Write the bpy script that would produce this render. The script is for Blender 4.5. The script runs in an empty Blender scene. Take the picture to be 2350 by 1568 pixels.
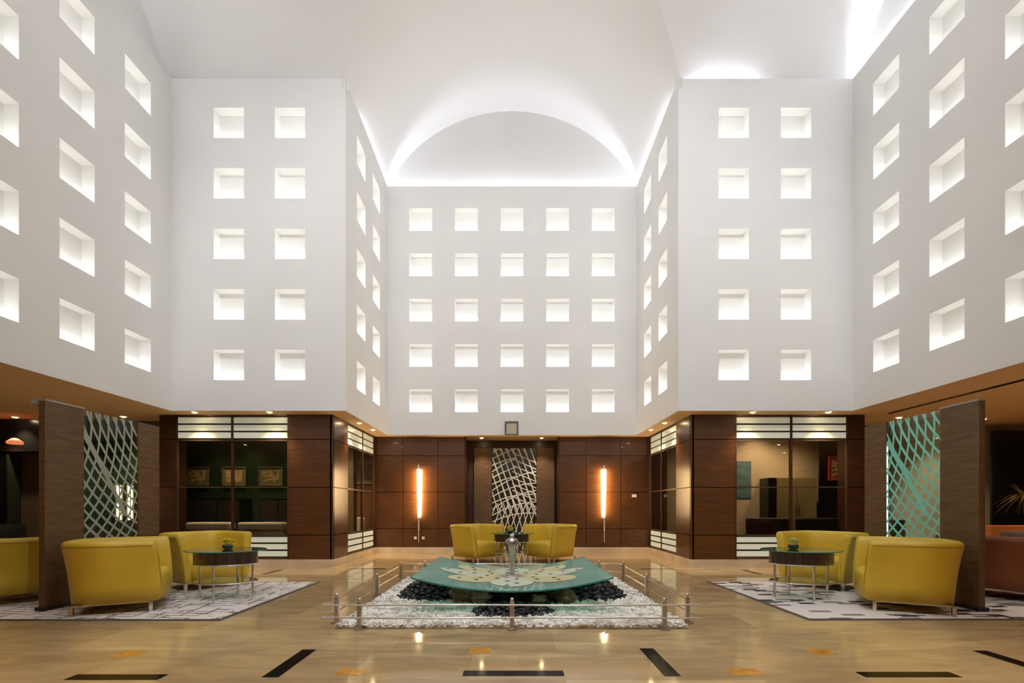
import bpy, bmesh, math, random
import numpy as np
from mathutils import Vector, Matrix
random.seed(7)
PI = math.pi
SC = bpy.context.scene
C = SC.collection
E = 1.15            # eye height
F = 1100.0          # focal length in pixels of the 2350 wide frame
ZS = 2.96           # soffit height
ZT = 9.15           # top of the white upper walls
CY = 5.85           # centre of the atrium (distance from camera)
A = 3.10            # half width of an arm
B = 6.35            # side arm end
YW = 8.93           # front of the wings
YB = 11.92          # back wall

# ------------------------------------------------------------------ materials
MATS = {}
def mat(name, col=(.8, .8, .8), rough=.5, metal=0., emit=None, es=0., spec=.5, coat=0., alpha=1.):
    if name in MATS: return MATS[name]
    m = bpy.data.materials.new(name); m.use_nodes = True
    b = m.node_tree.nodes['Principled BSDF']
    b.inputs['Base Color'].default_value = (*col, 1)
    b.inputs['Roughness'].default_value = rough
    b.inputs['Metallic'].default_value = metal
    b.inputs['Specular IOR Level'].default_value = spec
    b.inputs['Coat Weight'].default_value = coat
    b.inputs['Alpha'].default_value = alpha
    if emit:
        b.inputs['Emission Color'].default_value = (*emit, 1)
        b.inputs['Emission Strength'].default_value = es
    MATS[name] = m
    return m
def nt(m):
    t = m.node_tree
    return t, t.nodes, t.links, t.nodes['Principled BSDF']
def noise_colour(m, c1, c2, scale=(1, 1, 1), ns=3., detail=4., lo=.35, hi=.65, bump=0., coords='Object'):
    t, n, l, b = nt(m)
    tc = n.new('ShaderNodeTexCoord'); mp = n.new('ShaderNodeMapping')
    mp.inputs['Scale'].default_value = scale
    l.new(tc.outputs[coords], mp.inputs['Vector'])
    nz = n.new('ShaderNodeTexNoise'); nz.inputs['Scale'].default_value = ns; nz.inputs['Detail'].default_value = detail
    l.new(mp.outputs[0], nz.inputs['Vector'])
    cr = n.new('ShaderNodeValToRGB')
    cr.color_ramp.elements[0].position = lo; cr.color_ramp.elements[1].position = hi
    cr.color_ramp.elements[0].color = (*c1, 1); cr.color_ramp.elements[1].color = (*c2, 1)
    l.new(nz.outputs['Fac'], cr.inputs[0]); l.new(cr.outputs[0], b.inputs['Base Color'])
    if bump:
        bp = n.new('ShaderNodeBump'); bp.inputs['Strength'].default_value = bump; bp.inputs['Distance'].default_value = .01
        l.new(nz.outputs['Fac'], bp.inputs['Height']); l.new(bp.outputs[0], b.inputs['Normal'])
    return m
def glass(name, tint=(1, 1, 1), refl=.5, rough=.0):
    """thin sheet: transparent with a Fresnel gloss"""
    m = bpy.data.materials.new(name); m.use_nodes = True
    t = m.node_tree; n = t.nodes; l = t.links; n.clear()
    o = n.new('ShaderNodeOutputMaterial'); tr = n.new('ShaderNodeBsdfTransparent'); g = n.new('ShaderNodeBsdfGlossy')
    tr.inputs[0].default_value = (*tint, 1); g.inputs['Roughness'].default_value = rough
    lw = n.new('ShaderNodeLayerWeight'); lw.inputs['Blend'].default_value = .5
    pw = n.new('ShaderNodeMath'); pw.operation = 'POWER'; pw.inputs[1].default_value = 5; l.new(lw.outputs['Facing'], pw.inputs[0])
    f = n.new('ShaderNodeMath'); f.operation = 'MULTIPLY_ADD'; l.new(pw.outputs[0], f.inputs[0]); f.inputs[1].default_value = 1-refl*.08; f.inputs[2].default_value = refl*.08
    mx = n.new('ShaderNodeMixShader')
    l.new(f.outputs[0], mx.inputs[0]); l.new(tr.outputs[0], mx.inputs[1]); l.new(g.outputs[0], mx.inputs[2])
    l.new(mx.outputs[0], o.inputs[0])
    MATS[name] = m
    return m

white = mat('white_plaster', (.84, .83, .81), .75)
ceil_m = mat('vault_plaster', (.86, .86, .86), .8)
noise_colour(white, (.80, .805, .80), (.83, .83, .82), ns=.7, detail=2)
niche_m = mat('niche_plaster', (.90, .90, .88), .7)
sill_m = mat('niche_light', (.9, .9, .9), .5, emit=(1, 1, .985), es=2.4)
soff = mat('soffit_plaster', (.74, .53, .34), .75)  # warm lamp light on the soffit is put into this base colour
wood = noise_colour(mat('walnut_veneer', rough=.30, coat=.15), (.055, .020, .007), (.125, .048, .015), (1.2, 1.2, 26), ns=2.2, detail=6, lo=.3, hi=.75)
wood_dk = noise_colour(mat('dark_veneer', rough=.35), (.030, .011, .005), (.055, .020, .008), (1.2, 1.2, 26), ns=2.2, detail=6)
groove = mat('joint_shadow_gap', (.012, .007, .005), .7)
tan_p = noise_colour(mat('tan_leather_board', rough=.55), (.082, .040, .013), (.130, .068, .023), (1.5, 1.5, 9), ns=2.5, detail=5, bump=.15)
tan_rail = mat('board_edge', (.28, .24, .19), .5)
stone = noise_colour(mat('plinth_stone', rough=.25), (.52, .42, .28), (.66, .55, .40), ns=2.5)
chrome = mat('polished_chrome', (.72, .70, .67), .16, 1.)
steel = noise_colour(mat('brushed_steel', rough=.30, metal=1.), (.50, .46, .42), (.66, .62, .57), (2, 2, 20), ns=5)
bronze = mat('bronze_frame', (.13, .085, .055), .35, .6)
louv = mat('frosted_glass_louvre', (.62, .66, .56), .28, emit=(.80, .86, .72), es=.10)  # faint emission put in for the pale tone; the slats are no lamps
yel = noise_colour(mat('yellow_leather', rough=.42), (.54, .36, .026), (.60, .41, .036), ns=2.0, detail=2)
yel_p = mat('yellow_piping', (.30, .20, .02), .5)
red_l = noise_colour(mat('russet_leather', rough=.45), (.23, .060, .018), (.28, .080, .026), ns=2)
ebony = noise_colour(mat('ebony_apron', rough=.25, coat=.3), (.022, .012, .010), (.060, .035, .028), (40, 40, 1), ns=3)
tab_gl = glass('table_glass', (.80, .90, .86), .55)
sheet_gl = glass('aqua_glass', (.60, .86, .80), .52, .02)
def milky(m, col, f):
    n = m.node_tree.nodes; l = m.node_tree.links; o = n['Material Output']; src = o.inputs[0].links[0].from_socket
    d = n.new('ShaderNodeBsdfDiffuse'); d.inputs[0].default_value = (*col, 1); x = n.new('ShaderNodeMixShader'); x.inputs[0].default_value = f
    l.new(src, x.inputs[1]); l.new(d.outputs[0], x.inputs[2]); l.new(x.outputs[0], o.inputs[0])
milky(sheet_gl, (.55, .86, .78), .24)
clear_gl = glass('clear_glass', (.84, .92, .88), .5)
tint_gl = glass('tinted_glass', (.66, .63, .57), .5)
edge_gl = mat('green_glass_edge', (.03, .22, .17), .1)
frost = mat('frosted_film', (.30, .34, .29), .5)
frost_w = mat('frosted_film_warm', (.72, .70, .64), .5)
frost_t = mat('frosted_film_teal_lit', (.22, .66, .56), .4)  # teal of the edge lighting put into the film colour
black = mat('black_lacquer', (.008, .008, .009), .25)
blackm = mat('black_upholstery', (.012, .012, .014), .6)
white_l = mat('white_upholstery', (.62, .60, .52), .5)
cream = mat('cream_wall', (.50, .44, .35), .7)
green_w = noise_colour(mat('dark_green_wall', rough=.5), (.008, .022, .012), (.018, .050, .026), ns=1.)
curtain = mat('cream_curtain', (.80, .76, .66), .8)
peb_w = noise_colour(mat('white_marble_pebble', rough=.6), (.62, .58, .50), (.92, .90, .84), ns=9., detail=1, lo=.4, hi=.55)
peb_k = noise_colour(mat('black_river_pebble', rough=.38), (.010, .011, .013), (.035, .038, .042), ns=6.)
petal = mat('cream_petal_film', (.52, .48, .27), .5)
petal_w = mat('white_petal_film', (.50, .56, .44), .5)
lamp_w = mat('warm_lamp', (1, .9, .7), .5, emit=(1, .78, .45), es=38)
sconce_m = mat('sconce_glass', (1, .95, .8), .4, emit=(1, .68, .32), es=34)
lantern_m = mat('lantern_glass', (1, .95, .8), .4, emit=(1, .78, .34), es=4)
red_lamp = mat('orange_shade', (.8, .25, .12), .4, emit=(1, .30, .12), es=.3)
off_white = mat('white_plastic', (.78, .74, .66), .4)
petal_y = mat('flower_yellow', (.80, .66, .03), .5)
petal_g = mat('flower_green', (.35, .50, .06), .5)
vase_m = mat('dark_glass_bowl', (.02, .05, .05), .08)
leaf = mat('dracaena_leaf', (.30, .20, .07), .5)
orange_w = noise_colour(mat('orange_wood', rough=.35), (.45, .13, .03), (.62, .20, .05), (1, 1, 18), ns=3)
grey_f = mat('grey_fabric', (.10, .09, .085), .8)
rock = noise_colour(mat('brown_rock', rough=.8), (.10, .055, .03), (.30, .20, .12), ns=5)
tape_y = mat('yellow_tape', (.80, .58, .02), .5)
pool_m = mat('marble_strip_black', (.005, .005, .006), .12, spec=.1)
amber_m = noise_colour(mat('amber_marble', rough=.10), (.46, .20, .025), (.60, .30, .05), ns=14)

# floor marble: large tiles of slightly different tone
def floor_material():
    m = mat('beige_marble', rough=.075, spec=.6)
    t, n, l, b = nt(m)
    tc = n.new('ShaderNodeTexCoord'); mp = n.new('ShaderNodeMapping')
    mp.inputs['Location'].default_value = (.31, .12, 0)
    l.new(tc.outputs['Object'], mp.inputs['Vector'])
    br = n.new('ShaderNodeTexBrick')
    br.inputs['Scale'].default_value = 1.; br.inputs['Brick Width'].default_value = 1.33; br.inputs['Row Height'].default_value = .665
    br.inputs['Mortar Size'].default_value = .0012; br.offset = .5
    br.inputs['Color1'].default_value = (.55, .42, .23, 1); br.inputs['Color2'].default_value = (.40, .295, .160, 1)
    br.inputs['Mortar'].default_value = (.20, .15, .09, 1); br.inputs['Bias'].default_value = 0
    l.new(mp.outputs[0], br.inputs['Vector'])
    nz = n.new('ShaderNodeTexNoise'); nz.inputs['Scale'].default_value = 2.4; nz.inputs['Detail'].default_value = 8; nz.inputs['Distortion'].default_value = 1.2
    m2 = n.new('ShaderNodeMapping'); m2.inputs['Scale'].default_value = (.6, 1.9, 1)
    l.new(tc.outputs['Object'], m2.inputs['Vector']); l.new(m2.outputs[0], nz.inputs['Vector'])
    cr = n.new('ShaderNodeValToRGB')
    cr.color_ramp.elements[0].position = .32; cr.color_ramp.elements[0].color = (.80, .76, .70, 1)
    cr.color_ramp.elements[1].position = .68; cr.color_ramp.elements[1].color = (1.12, 1.08, 1.02, 1)
    l.new(nz.outputs['Fac'], cr.inputs[0])
    mx = n.new('ShaderNodeMix'); mx.data_type = 'RGBA'; mx.blend_type = 'MULTIPLY'; mx.inputs[0].default_value = 1
    l.new(br.outputs['Color'], mx.inputs[6]); l.new(cr.outputs[0], mx.inputs[7])
    l.new(mx.outputs[2], b.inputs['Base Color'])
    return m
marble = floor_material()

def rug_material(name, dark, kind):
    m = mat(name, rough=.95, spec=.1)
    t, n, l, b = nt(m)
    tc = n.new('ShaderNodeTexCoord')
    def layer(bw, rh, mort, loc, rot, thr, ns):
        mp = n.new('ShaderNodeMapping'); mp.inputs['Location'].default_value = loc; mp.inputs['Rotation'].default_value = (0, 0, rot)
        l.new(tc.outputs['Object'], mp.inputs['Vector'])
        br = n.new('ShaderNodeTexBrick'); br.inputs['Scale'].default_value = 1
        br.inputs['Brick Width'].default_value = bw; br.inputs['Row Height'].default_value = rh; br.inputs['Mortar Size'].default_value = mort
        br.inputs['Mortar Smooth'].default_value = 0
        br.inputs['Color1'].default_value = (0, 0, 0, 1); br.inputs['Color2'].default_value = (1, 1, 1, 1); br.inputs['Mortar'].default_value = (0, 0, 0, 1)
        l.new(mp.outputs[0], br.inputs['Vector'])
        return br
    mixc = None
    base = n.new('ShaderNodeRGB'); base.outputs[0].default_value = (.66, .61, .58, 1)
    cur = base.outputs[0]
    def over(cur, fac, col):
        mx = n.new('ShaderNodeMix'); mx.data_type = 'RGBA'
        l.new(fac, mx.inputs[0]); l.new(cur, mx.inputs[6]); mx.inputs[7].default_value = (*col, 1)
        return mx.outputs[2]
    def math_(op, a, bv):
        k = n.new('ShaderNodeMath'); k.operation = op
        for i, v in enumerate((a, bv)):
            if isinstance(v, (int, float)): k.inputs[i].default_value = v
            else: l.new(v, k.inputs[i])
        return k.outputs[0]
    if kind == 'lines':
        for (bw, rh, mo, loc, rot, thr, ns) in ((.62, .105, .009, (.1, .03, 0), .10, .45, 3.), (.34, .23, .009, (.4, .0, 0), PI/2-.10, .46, 3.5)):
            br = layer(bw, rh, mo, loc, rot, thr, ns)
            nz = n.new('ShaderNodeTexNoise'); nz.inputs['Scale'].default_value = ns; nz.inputs['Detail'].default_value = 1
            l.new(tc.outputs['Object'], nz.inputs['Vector'])
            g = math_('GREATER_THAN', nz.outputs['Fac'], thr)
            cur = over(cur, math_('MULTIPLY', br.outputs['Fac'], g), dark)
    else:
        for (bw, rh, loc, rot, thr, col) in ((.19, .095, (.1, .03, 0), .0, .86, dark), (.24, .085, (.45, .21, 0), .0, .88, (.20, .17, .16)), (.34, .045, (.05, .4, 0), .0, .93, dark)):
            br = layer(bw, rh, .003, loc, rot, 0, 0)
            sep = n.new('ShaderNodeSeparateColor'); l.new(br.outputs['Color'], sep.inputs[0])
            cur = over(cur, math_('GREATER_THAN', sep.outputs[0], thr), col)
    l.new(cur, b.inputs['Base Color'])
    return m
rug_l = rug_material('line_pattern_rug', (.045, .035, .035), 'lines')
rug_r = rug_material('patch_pattern_rug', (.035, .03, .032), 'patch')
rug_edge = mat('rug_border', (.10, .085, .075), .9)

# ------------------------------------------------------------------ mesh helpers
class MB:
    def __init__(s): s.v = []; s.f = []; s.mi = []; s.sm = []
    def add(s, vs, fs, mi=0, sm=False):
        o = len(s.v); s.v += [tuple(v) for v in vs]
        s.f += [tuple(i+o for i in f) for f in fs]; s.mi += [mi]*len(fs); s.sm += [sm]*len(fs)
    def box(s, x0, x1, y0, y1, z0, z1, mi=0, M=None):
        vs = [Vector((x, y, z)) for x in (x0, x1) for y in (y0, y1) for z in (z0, z1)]
        if M: vs = [M @ v for v in vs]
        s.add(vs, [(0, 1, 3, 2), (4, 6, 7, 5), (0, 4, 5, 1), (2, 3, 7, 6), (0, 2, 6, 4), (1, 5, 7, 3)], mi); return s
    def quad(s, a, b, c, d, mi=0): s.add([a, b, c, d], [(0, 1, 2, 3)], mi); return s
    def tube(s, pts, r, n=10, mi=0, closed=False):
        pts = [Vector(p) for p in pts]; rs = r if isinstance(r, (list, tuple)) else [r]*len(pts)
        vs = []; fs = []; N = len(pts); up = None
        for i, p in enumerate(pts):
            if closed: d = (pts[(i+1) % N]-pts[i-1])
            else: d = (pts[min(i+1, N-1)]-pts[max(i-1, 0)])
            d.normalize()
            if up is None: up = Vector((0, 0, 1)) if abs(d.z) < .9 else Vector((1, 0, 0))
            a = d.cross(up)
            if a.length < 1e-6: a = d.orthogonal()
            a.normalize(); b2 = a.cross(d).normalized(); up = b2
            for k in range(n):
                t = 2*PI*k/n; vs.append(p+a*(rs[i]*math.cos(t))+b2*(rs[i]*math.sin(t)))
        for i in range(N if closed else N-1):
            j = (i+1) % N
            for k in range(n):
                fs.append((i*n+k, i*n+(k+1) % n, j*n+(k+1) % n, j*n+k))
        s.add(vs, fs, mi, True)
        if not closed: s.add(vs[:n], [tuple(range(n))[::-1]], mi); s.add(vs[-n:], [tuple(range(n))], mi)
        return s
    def lathe(s, prof, cx=0, cy=0, n=24, mi=0, sx=1., sy=1.):
        vs = []; fs = []; P = len(prof)
        for (r, z) in prof:
            for k in range(n):
                t = 2*PI*k/n; vs.append((cx+r*math.cos(t)*sx, cy+r*math.sin(t)*sy, z))
        for i in range(P-1):
            for k in range(n): fs.append((i*n+k, i*n+(k+1) % n, (i+1)*n+(k+1) % n, (i+1)*n+k))
        s.add(vs, fs, mi, True)
        s.add(vs[:n], [tuple(range(n))[::-1]], mi); s.add(vs[-n:], [tuple(range(n))], mi)
        return s
    def prism(s, poly, z0, z1, mi=0):
        n = len(poly); vs = [(x, y, z0) for x, y in poly]+[(x, y, z1) for x, y in poly]
        s.add(vs, [tuple(range(n))[::-1], tuple(range(n, 2*n))]+[(i, (i+1) % n, n+(i+1) % n, n+i) for i in range(n)], mi); return s
    def build(s, name, mats, parent=None, bevel=0., smooth=False):
        me = bpy.data.meshes.new(name); me.from_pydata(s.v, [], s.f)
        if not isinstance(mats, (list, tuple)): mats = [mats]
        for m in mats: me.materials.append(m)
        me.polygons.foreach_set('material_index', s.mi)
        me.polygons.foreach_set('use_smooth', [True]*len(s.f) if smooth else s.sm)
        me.update()
        bm = bmesh.new(); bm.from_mesh(me); bmesh.ops.recalc_face_normals(bm, faces=bm.faces); bm.to_mesh(me); bm.free()
        o = bpy.data.objects.new(name, me); C.objects.link(o)
        if parent: o.parent = parent
        if bevel:
            b = o.modifiers.new('bevel', 'BEVEL'); b.width = bevel; b.segments = 2; b.limit_method = 'ANGLE'
        return o
def tag(o, label=None, cat=None, group=None, kind=None):
    if label: o['label'] = label
    if cat: o['category'] = cat
    if group: o['group'] = group
    if kind: o['kind'] = kind
    return o
def thing(name, label, cat, loc=(0, 0, 0), rz=0., group=None):
    o = bpy.data.objects.new(name, None); C.objects.link(o); o.location = loc; o.rotation_euler = (0, 0, rz)
    o.empty_display_size = .1
    return tag(o, label, cat, group)
def struct(name, b, mats, label=None, cat=None, **k):
    return tag(b.build(name, mats, **k), label, cat, None, 'structure')
KIDS = {}
def copy_tree(o, parent=None):
    c = o.copy(); C.objects.link(c)
    if parent: c.parent = parent
    for ch in [k for k in C.objects if k.parent == o]: copy_tree(ch, c)
    return c

# ------------------------------------------------------------------ floor
fl = MB(); fl.quad((-14, -5, 0), (14, -5, 0), (14, 14, 0), (-14, 14, 0))
def inlay(x0, x1, y0, y1, mi): fl.quad((x0, y0, .0008), (x1, y0, .0008), (x1, y1, .0008), (x0, y1, .0008), mi)
for (x0, x1, y0, y1) in ((-3.0, -2.37, 3.20, 3.31), (-.34, .36, 3.275, 3.385), (2.40, 3.06, 3.25, 3.36), (-1.70, -1.585, 3.25, 3.89), (1.04, 1.155, 3.27, 3.92), (3.70, 3.82, 3.2, 3.86),
                         (-3.04, -2.38, 8.98, 9.09), (2.40, 3.04, 8.98, 9.09), (-4.35, -4.24, 8.3, 8.9), (4.24, 4.35, 8.3, 8.9), (-5.7, -5.04, 3.25, 3.36)):
    inlay(x0, x1, y0, y1, 1)
for (x0, x1, y0, y1) in ((-.34, -.17, 3.78, 3.93), (-1.22, -1.03, 3.29, 3.42), (-3.10, -2.92, 3.70, 3.85), (1.53, 1.73, 3.29, 3.43), (2.38, 2.56, 3.76, 3.90), (-3.2, -3.02, 2.6, 2.75), (3.1, 3.3, 2.7, 2.85)):
    inlay(x0, x1, y0, y1, 2)
struct('floor', fl, [marble, pool_m, amber_m], 'polished beige marble floor with black strips and amber squares', 'floor')

# ------------------------------------------------------------------ white upper walls with square lit niches
NS = .565; ND = .20; NZ0 = E+2.384; NP = 1.128
ordinal = ['first', 'second', 'third', 'fourth', 'fifth']
rows = ['bottom row', 'second row up', 'middle row', 'second row down', 'top row']
win_n = [0]
def window_name():
    win_n[0] += 1; return 'window_%d' % win_n[0]
def upper_wall(name, p0, p1, centres, wall_words, group, order, label):
    """p0->p1 along the wall; the room lies to the left of the direction p0->p1"""
    p0 = Vector((*p0, 0)); p1 = Vector((*p1, 0)); L = (p1-p0).length; u = (p1-p0)/L; nrm = Vector((-u.y, u.x, 0)); back = -nrm
    def P(s, z, d=0.): return p0+u*s+back*d+Vector((0, 0, z))
    us = sorted([0, L]+[c-NS/2 for c in centres]+[c+NS/2 for c in centres])
    zs = [ZS]+([z for k in range(5) for z in (NZ0+k*NP, NZ0+k*NP+NS)] if centres else [])+[ZT]
    m = MB()
    for i in range(len(us)-1):
        for j in range(len(zs)-1):
            if centres and i % 2 == 1 and j % 2 == 1: continue
            m.quad(P(us[i], zs[j]), P(us[i+1], zs[j]), P(us[i+1], zs[j+1]), P(us[i], zs[j+1]))
    # thin lip at the head of the wall, behind it the trough of the cove
    m.quad(P(0, ZT), P(L, ZT), P(L, ZT, .05), P(0, ZT, .05))
    m.quad(P(-.05, ZT, .05), P(L+.05, ZT, .05), P(L+.05, 8.98, .05), P(-.05, 8.98, .05))
    struct(name, m, white, label, 'wall')
    first = None
    for ci, c in enumerate(centres):
        for k in range(5):
            z0 = NZ0+k*NP; z1 = z0+NS; a = c-NS/2; b = c+NS/2
            if first is None or True:
                n = MB()
                n.quad(P(a, z0), P(b, z0), P(b, z0, ND), P(a, z0, ND)); n.quad(P(a, z1), P(b, z1), P(b, z1, ND), P(a, z1, ND))
                n.quad(P(a, z0), P(a, z1), P(a, z1, ND), P(a, z0, ND)); n.quad(P(b, z0), P(b, z1), P(b, z1, ND), P(b, z0, ND))
                n.quad(P(a, z0, ND), P(b, z0, ND), P(b, z1, ND), P(a, z1, ND))
                o = n.build(window_name(), niche_m)
                word = order[ci]
                tag(o, 'square glowing niche, %s, %s in the %s' % (rows[k], word, wall_words), 'window', group, 'structure')
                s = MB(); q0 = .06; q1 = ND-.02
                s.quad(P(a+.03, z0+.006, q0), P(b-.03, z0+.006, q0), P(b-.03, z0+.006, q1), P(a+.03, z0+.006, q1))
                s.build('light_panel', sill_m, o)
wc = [NS*0+ (A+d) for d in ()]
cols5 = [CYo for CYo in ()]
step = 1.134
back_c = [A+(i-2)*step for i in range(5)]
# the room is on the left hand of p0->p1
upper_wall('wall_back', (A, YB), (-A, YB), [A-x for x in (2*step, step, 0, -step, -2*step)], 'back wall', 'niches of the back wall',
           ['rightmost column', 'second column from the right', 'middle column', 'second column from the left', 'leftmost column'], 'tall white back wall above the wood panelling with a grid of lit niches')
upper_wall('wall_left_front', (-A, YW), (-B, YW), [1.035, 2.175], 'white wall facing us on the left', 'niches of the left facing wall', ['right column', 'left column'], 'white wall facing the camera on the left with two columns of niches')
upper_wall('wall_right_front', (B, YW), (A, YW), [B-5.29, B-4.13], 'white wall facing us on the right', 'niches of the right facing wall', ['right column', 'left column'], 'white wall facing the camera on the right with two columns of niches')
upper_wall('wall_left_inner', (-A, YB), (-A, YW), [YB-10.96, YB-9.86], 'narrow return wall left of the back wall', 'niches of the left return wall', ['far column', 'near column'], 'narrow white return wall left of the back wall')
upper_wall('wall_right_inner', (A, YW), (A, YB), [9.86-YW, 10.96-YW], 'narrow return wall right of the back wall', 'niches of the right return wall', ['near column', 'far column'], 'narrow white return wall right of the back wall')
y0 = 2*CY-YW
upper_wall('wall_left', (-B, YW), (-B, y0), [YW-8.145, YW-7.01, YW-5.89], 'left side wall', 'niches of the left side wall', ['far column', 'middle column', 'near column'], 'long white left side wall with niches')
upper_wall('wall_right', (B, y0), (B, YW), [5.89-y0, 7.01-y0, 8.145-y0], 'right side wall', 'niches of the right side wall', ['near column', 'middle column', 'far column'], 'long white right side wall with niches')
upper_wall('wall_left_near', (-B, y0), (-A, y0), [], '', '', [], 'white wall behind the viewer on the left')
upper_wall('wall_right_near', (A, y0), (B, y0), [], '', '', [], 'white wall behind the viewer on the right')
yn = 2*CY-YB
upper_wall('wall_left_entry', (-A, y0), (-A, yn), [], '', '', [], 'white return wall beside the viewer on the left')
upper_wall('wall_right_entry', (A, yn), (A, y0), [], '', '', [], 'white return wall beside the viewer on the right')
upper_wall('wall_entry', (-A, yn), (A, yn), [], '', '', [], 'white wall behind the viewer')

# ------------------------------------------------------------------ cross vault
SB = .18; ZV = 8.98; AV = A+SB; RISE = 11.17-ZV
RV = (AV*AV+RISE*RISE)/(2*RISE)
def arc(t):
    t = min(abs(t), AV); return ZV+math.sqrt(max(RV*RV-t*t, 0))-(RV-RISE)
N = 28
def cos_sp(n): return [-AV*math.cos(PI*i/n) for i in range(n+1)]
ts = cos_sp(N)
v = MB()
def grid(fx, nu, nv):
    vs = [fx(i, j) for i in range(nu) for j in range(nv)]
    fs = [(i*nv+j, (i+1)*nv+j, (i+1)*nv+j+1, i*nv+j+1) for i in range(nu-1) for j in range(nv-1)]
    v.add(vs, fs, 0, True)
yb_out = YB+SB; xb = B+SB; yn_out = yn-SB
grid(lambda i, j: (ts[i], [CY+AV, yb_out][j], arc(ts[i])), N+1, 2)
grid(lambda i, j: (ts[i], [yn_out, CY-AV][j], arc(ts[i])), N+1, 2)
grid(lambda i, j: ([AV, xb][j], CY+ts[i], arc(ts[i])), N+1, 2)
grid(lambda i, j: ([-xb, -AV][j], CY+ts[i], arc(ts[i])), N+1, 2)
# centre: four wedges so the groins stay crisp
for sgn in (1, -1):
    for ax in (0, 1):
        def fx(i, j, sgn=sgn, ax=ax):
            t = ts[i]; far = AV; near = abs(t); w = near+(far-near)*j/4.
            # barrel along ax: cross coordinate t, running coordinate sgn*w
            return (t, CY+sgn*w, arc(t)) if ax == 1 else (sgn*w, CY+t, arc(t))
        grid(fx, N+1, 5)
struct('ceiling', v, ceil_m, 'white groin vaulted ceiling', 'ceiling')
# lunettes
def lunette(name, f, label):
    m = MB(); pts = [f(t, arc(t)) for t in ts]
    m.add(pts, [tuple(range(len(pts)))]); struct(name, m, white, label, 'wall')
lunette('wall_back_arch', lambda t, z: (t, yb_out, z), 'arched white lunette above the back wall')
lunette('wall_left_arch', lambda t, z: (-xb, CY+t, z), 'arched lunette above the left side wall')
lunette('wall_right_arch', lambda t, z: (xb, CY+t, z), 'arched lunette above the right side wall')
lunette('wall_entry_arch', lambda t, z: (t, yn_out, z), 'arched lunette behind the viewer')
# cove trough floor
m = MB()
def tr(x0, x1, y0_, y1_): m.quad((x0, y0_, ZV), (x1, y0_, ZV), (x1, y1_, ZV), (x0, y1_, ZV))
tr(-AV, AV, YB, yb_out); tr(-AV, AV, yn_out, yn)
for sx in (-1, 1):
    a_, b_ = sorted((sx*A, sx*AV)); tr(a_, b_, YW, yb_out); tr(a_, b_, yn_out, y0)
    a_, b_ = sorted((sx*A, sx*xb)); tr(a_, b_, YW, YW+SB); tr(a_, b_, y0-SB, y0)
    a_, b_ = sorted((sx*B, sx*xb)); tr(a_, b_, y0-SB, YW+SB)
struct('trim_cove', m, white, 'narrow light cove at the head of the white walls', 'trim')
# cove lamps: real linear luminaires lying in the trough
def area(name, loc, sx, sy, power, col, rot, parent=None):
    L = bpy.data.lights.new(name, 'AREA'); L.shape = 'RECTANGLE'; L.size = sx; L.size_y = sy; L.energy = power; L.color = col
    o = bpy.data.objects.new(name, L); C.objects.link(o); o.location = loc; o.rotation_euler = rot
    if parent: o.parent = parent
    return o
cool = (.86, .90, 1.0)
KC = .34
def fill_flood(label, x, tx):  # unseen fill lamps, added to brighten the white walls
    t = thing('fill_light', label, 'lamp', (x, yn+.02, 8.86), 0, 'added fill lamps at the head of the wall behind the viewer')
    b = MB(); b.box(-.16, .16, .0, .10, -.10, .10); b.build('lamp_housing', black, t, bevel=.01)
    b = MB(); b.box(-.02, .02, -.03, .0, -.03, .03); b.build('bracket', black, t)
    L = bpy.data.lights.new('fill_flood', 'SPOT'); L.energy = 300; L.spot_size = math.radians(92); L.spot_blend = .55; L.color = (.97, .985, 1); L.shadow_soft_size = .12
    o = bpy.data.objects.new('fill_flood', L); C.objects.link(o); o.parent = t; o.location = (0, .24, 0)
    o.rotation_euler = Vector((tx-x, 9, -6.3)).to_track_quat('-Z', 'Y').to_euler()
led_off = mat('cove_lamp_housing', (.8, .8, .8), .5)
def cove(label, x, y, L, along, power):
    t = thing('cove_lamp', label, 'lamp', (x, y, ZV+.004), 0, 'linear lamps hidden in the coves')
    b = MB(); hx, hy = (L/2, .03) if along == 'x' else (.03, L/2)
    b.box(-hx, hx, -hy, hy, 0, .02); b.build('lamp_housing', led_off, t)
    area('lamp_tube', (0, 0, .03), 2*hx, 2*hy, power*KC, cool, (PI, 0, 0), t)
fill_flood('left added fill lamp high on the wall behind the viewer', -1.6, -.6); fill_flood('right added fill lamp high on the wall behind the viewer', 1.6, .6)
cove('linear lamp in the cove above the back wall', 0, YB+.115, 5.7, 'x', 42)
cove('linear lamp in the cove above the left return wall', -(A+.115), 10.9, 2.0, 'y', 16)
cove('linear lamp in the cove above the right return wall', A+.115, 10.7, 2.4, 'y', 20)
cove('linear lamp in the cove above the right facing wall beside the centre', 4.0, YW+.115, 1.15, 'x', 9)
cove('linear lamp in the far corner cove above the right side wall', B+.115, 8.25, 1.3, 'y', 15)
cove('linear lamp in the cove above the right side wall, near end', B+.115, 4.4, 2.6, 'y', 150)
cove('linear lamp in the cove above the left side wall, near end', -(B+.115), 4.2, 2.6, 'y', 110)
cove('linear lamp in the cove behind the viewer', 0, yn-.115, 5.6, 'x', 420)
cove('linear lamp in the cove of the wall behind the viewer, left', -4.7, y0-.115, 2.8, 'x', 230)
cove('linear lamp in the cove of the wall behind the viewer, right', 4.7, y0-.115, 2.8, 'x', 230)
cove('linear lamp in the cove beside the viewer on the left', -(A+.115), 1.2, 2.6, 'y', 230)
cove('linear lamp in the cove beside the viewer on the right', A+.115, 1.2, 2.6, 'y', 230)

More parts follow.
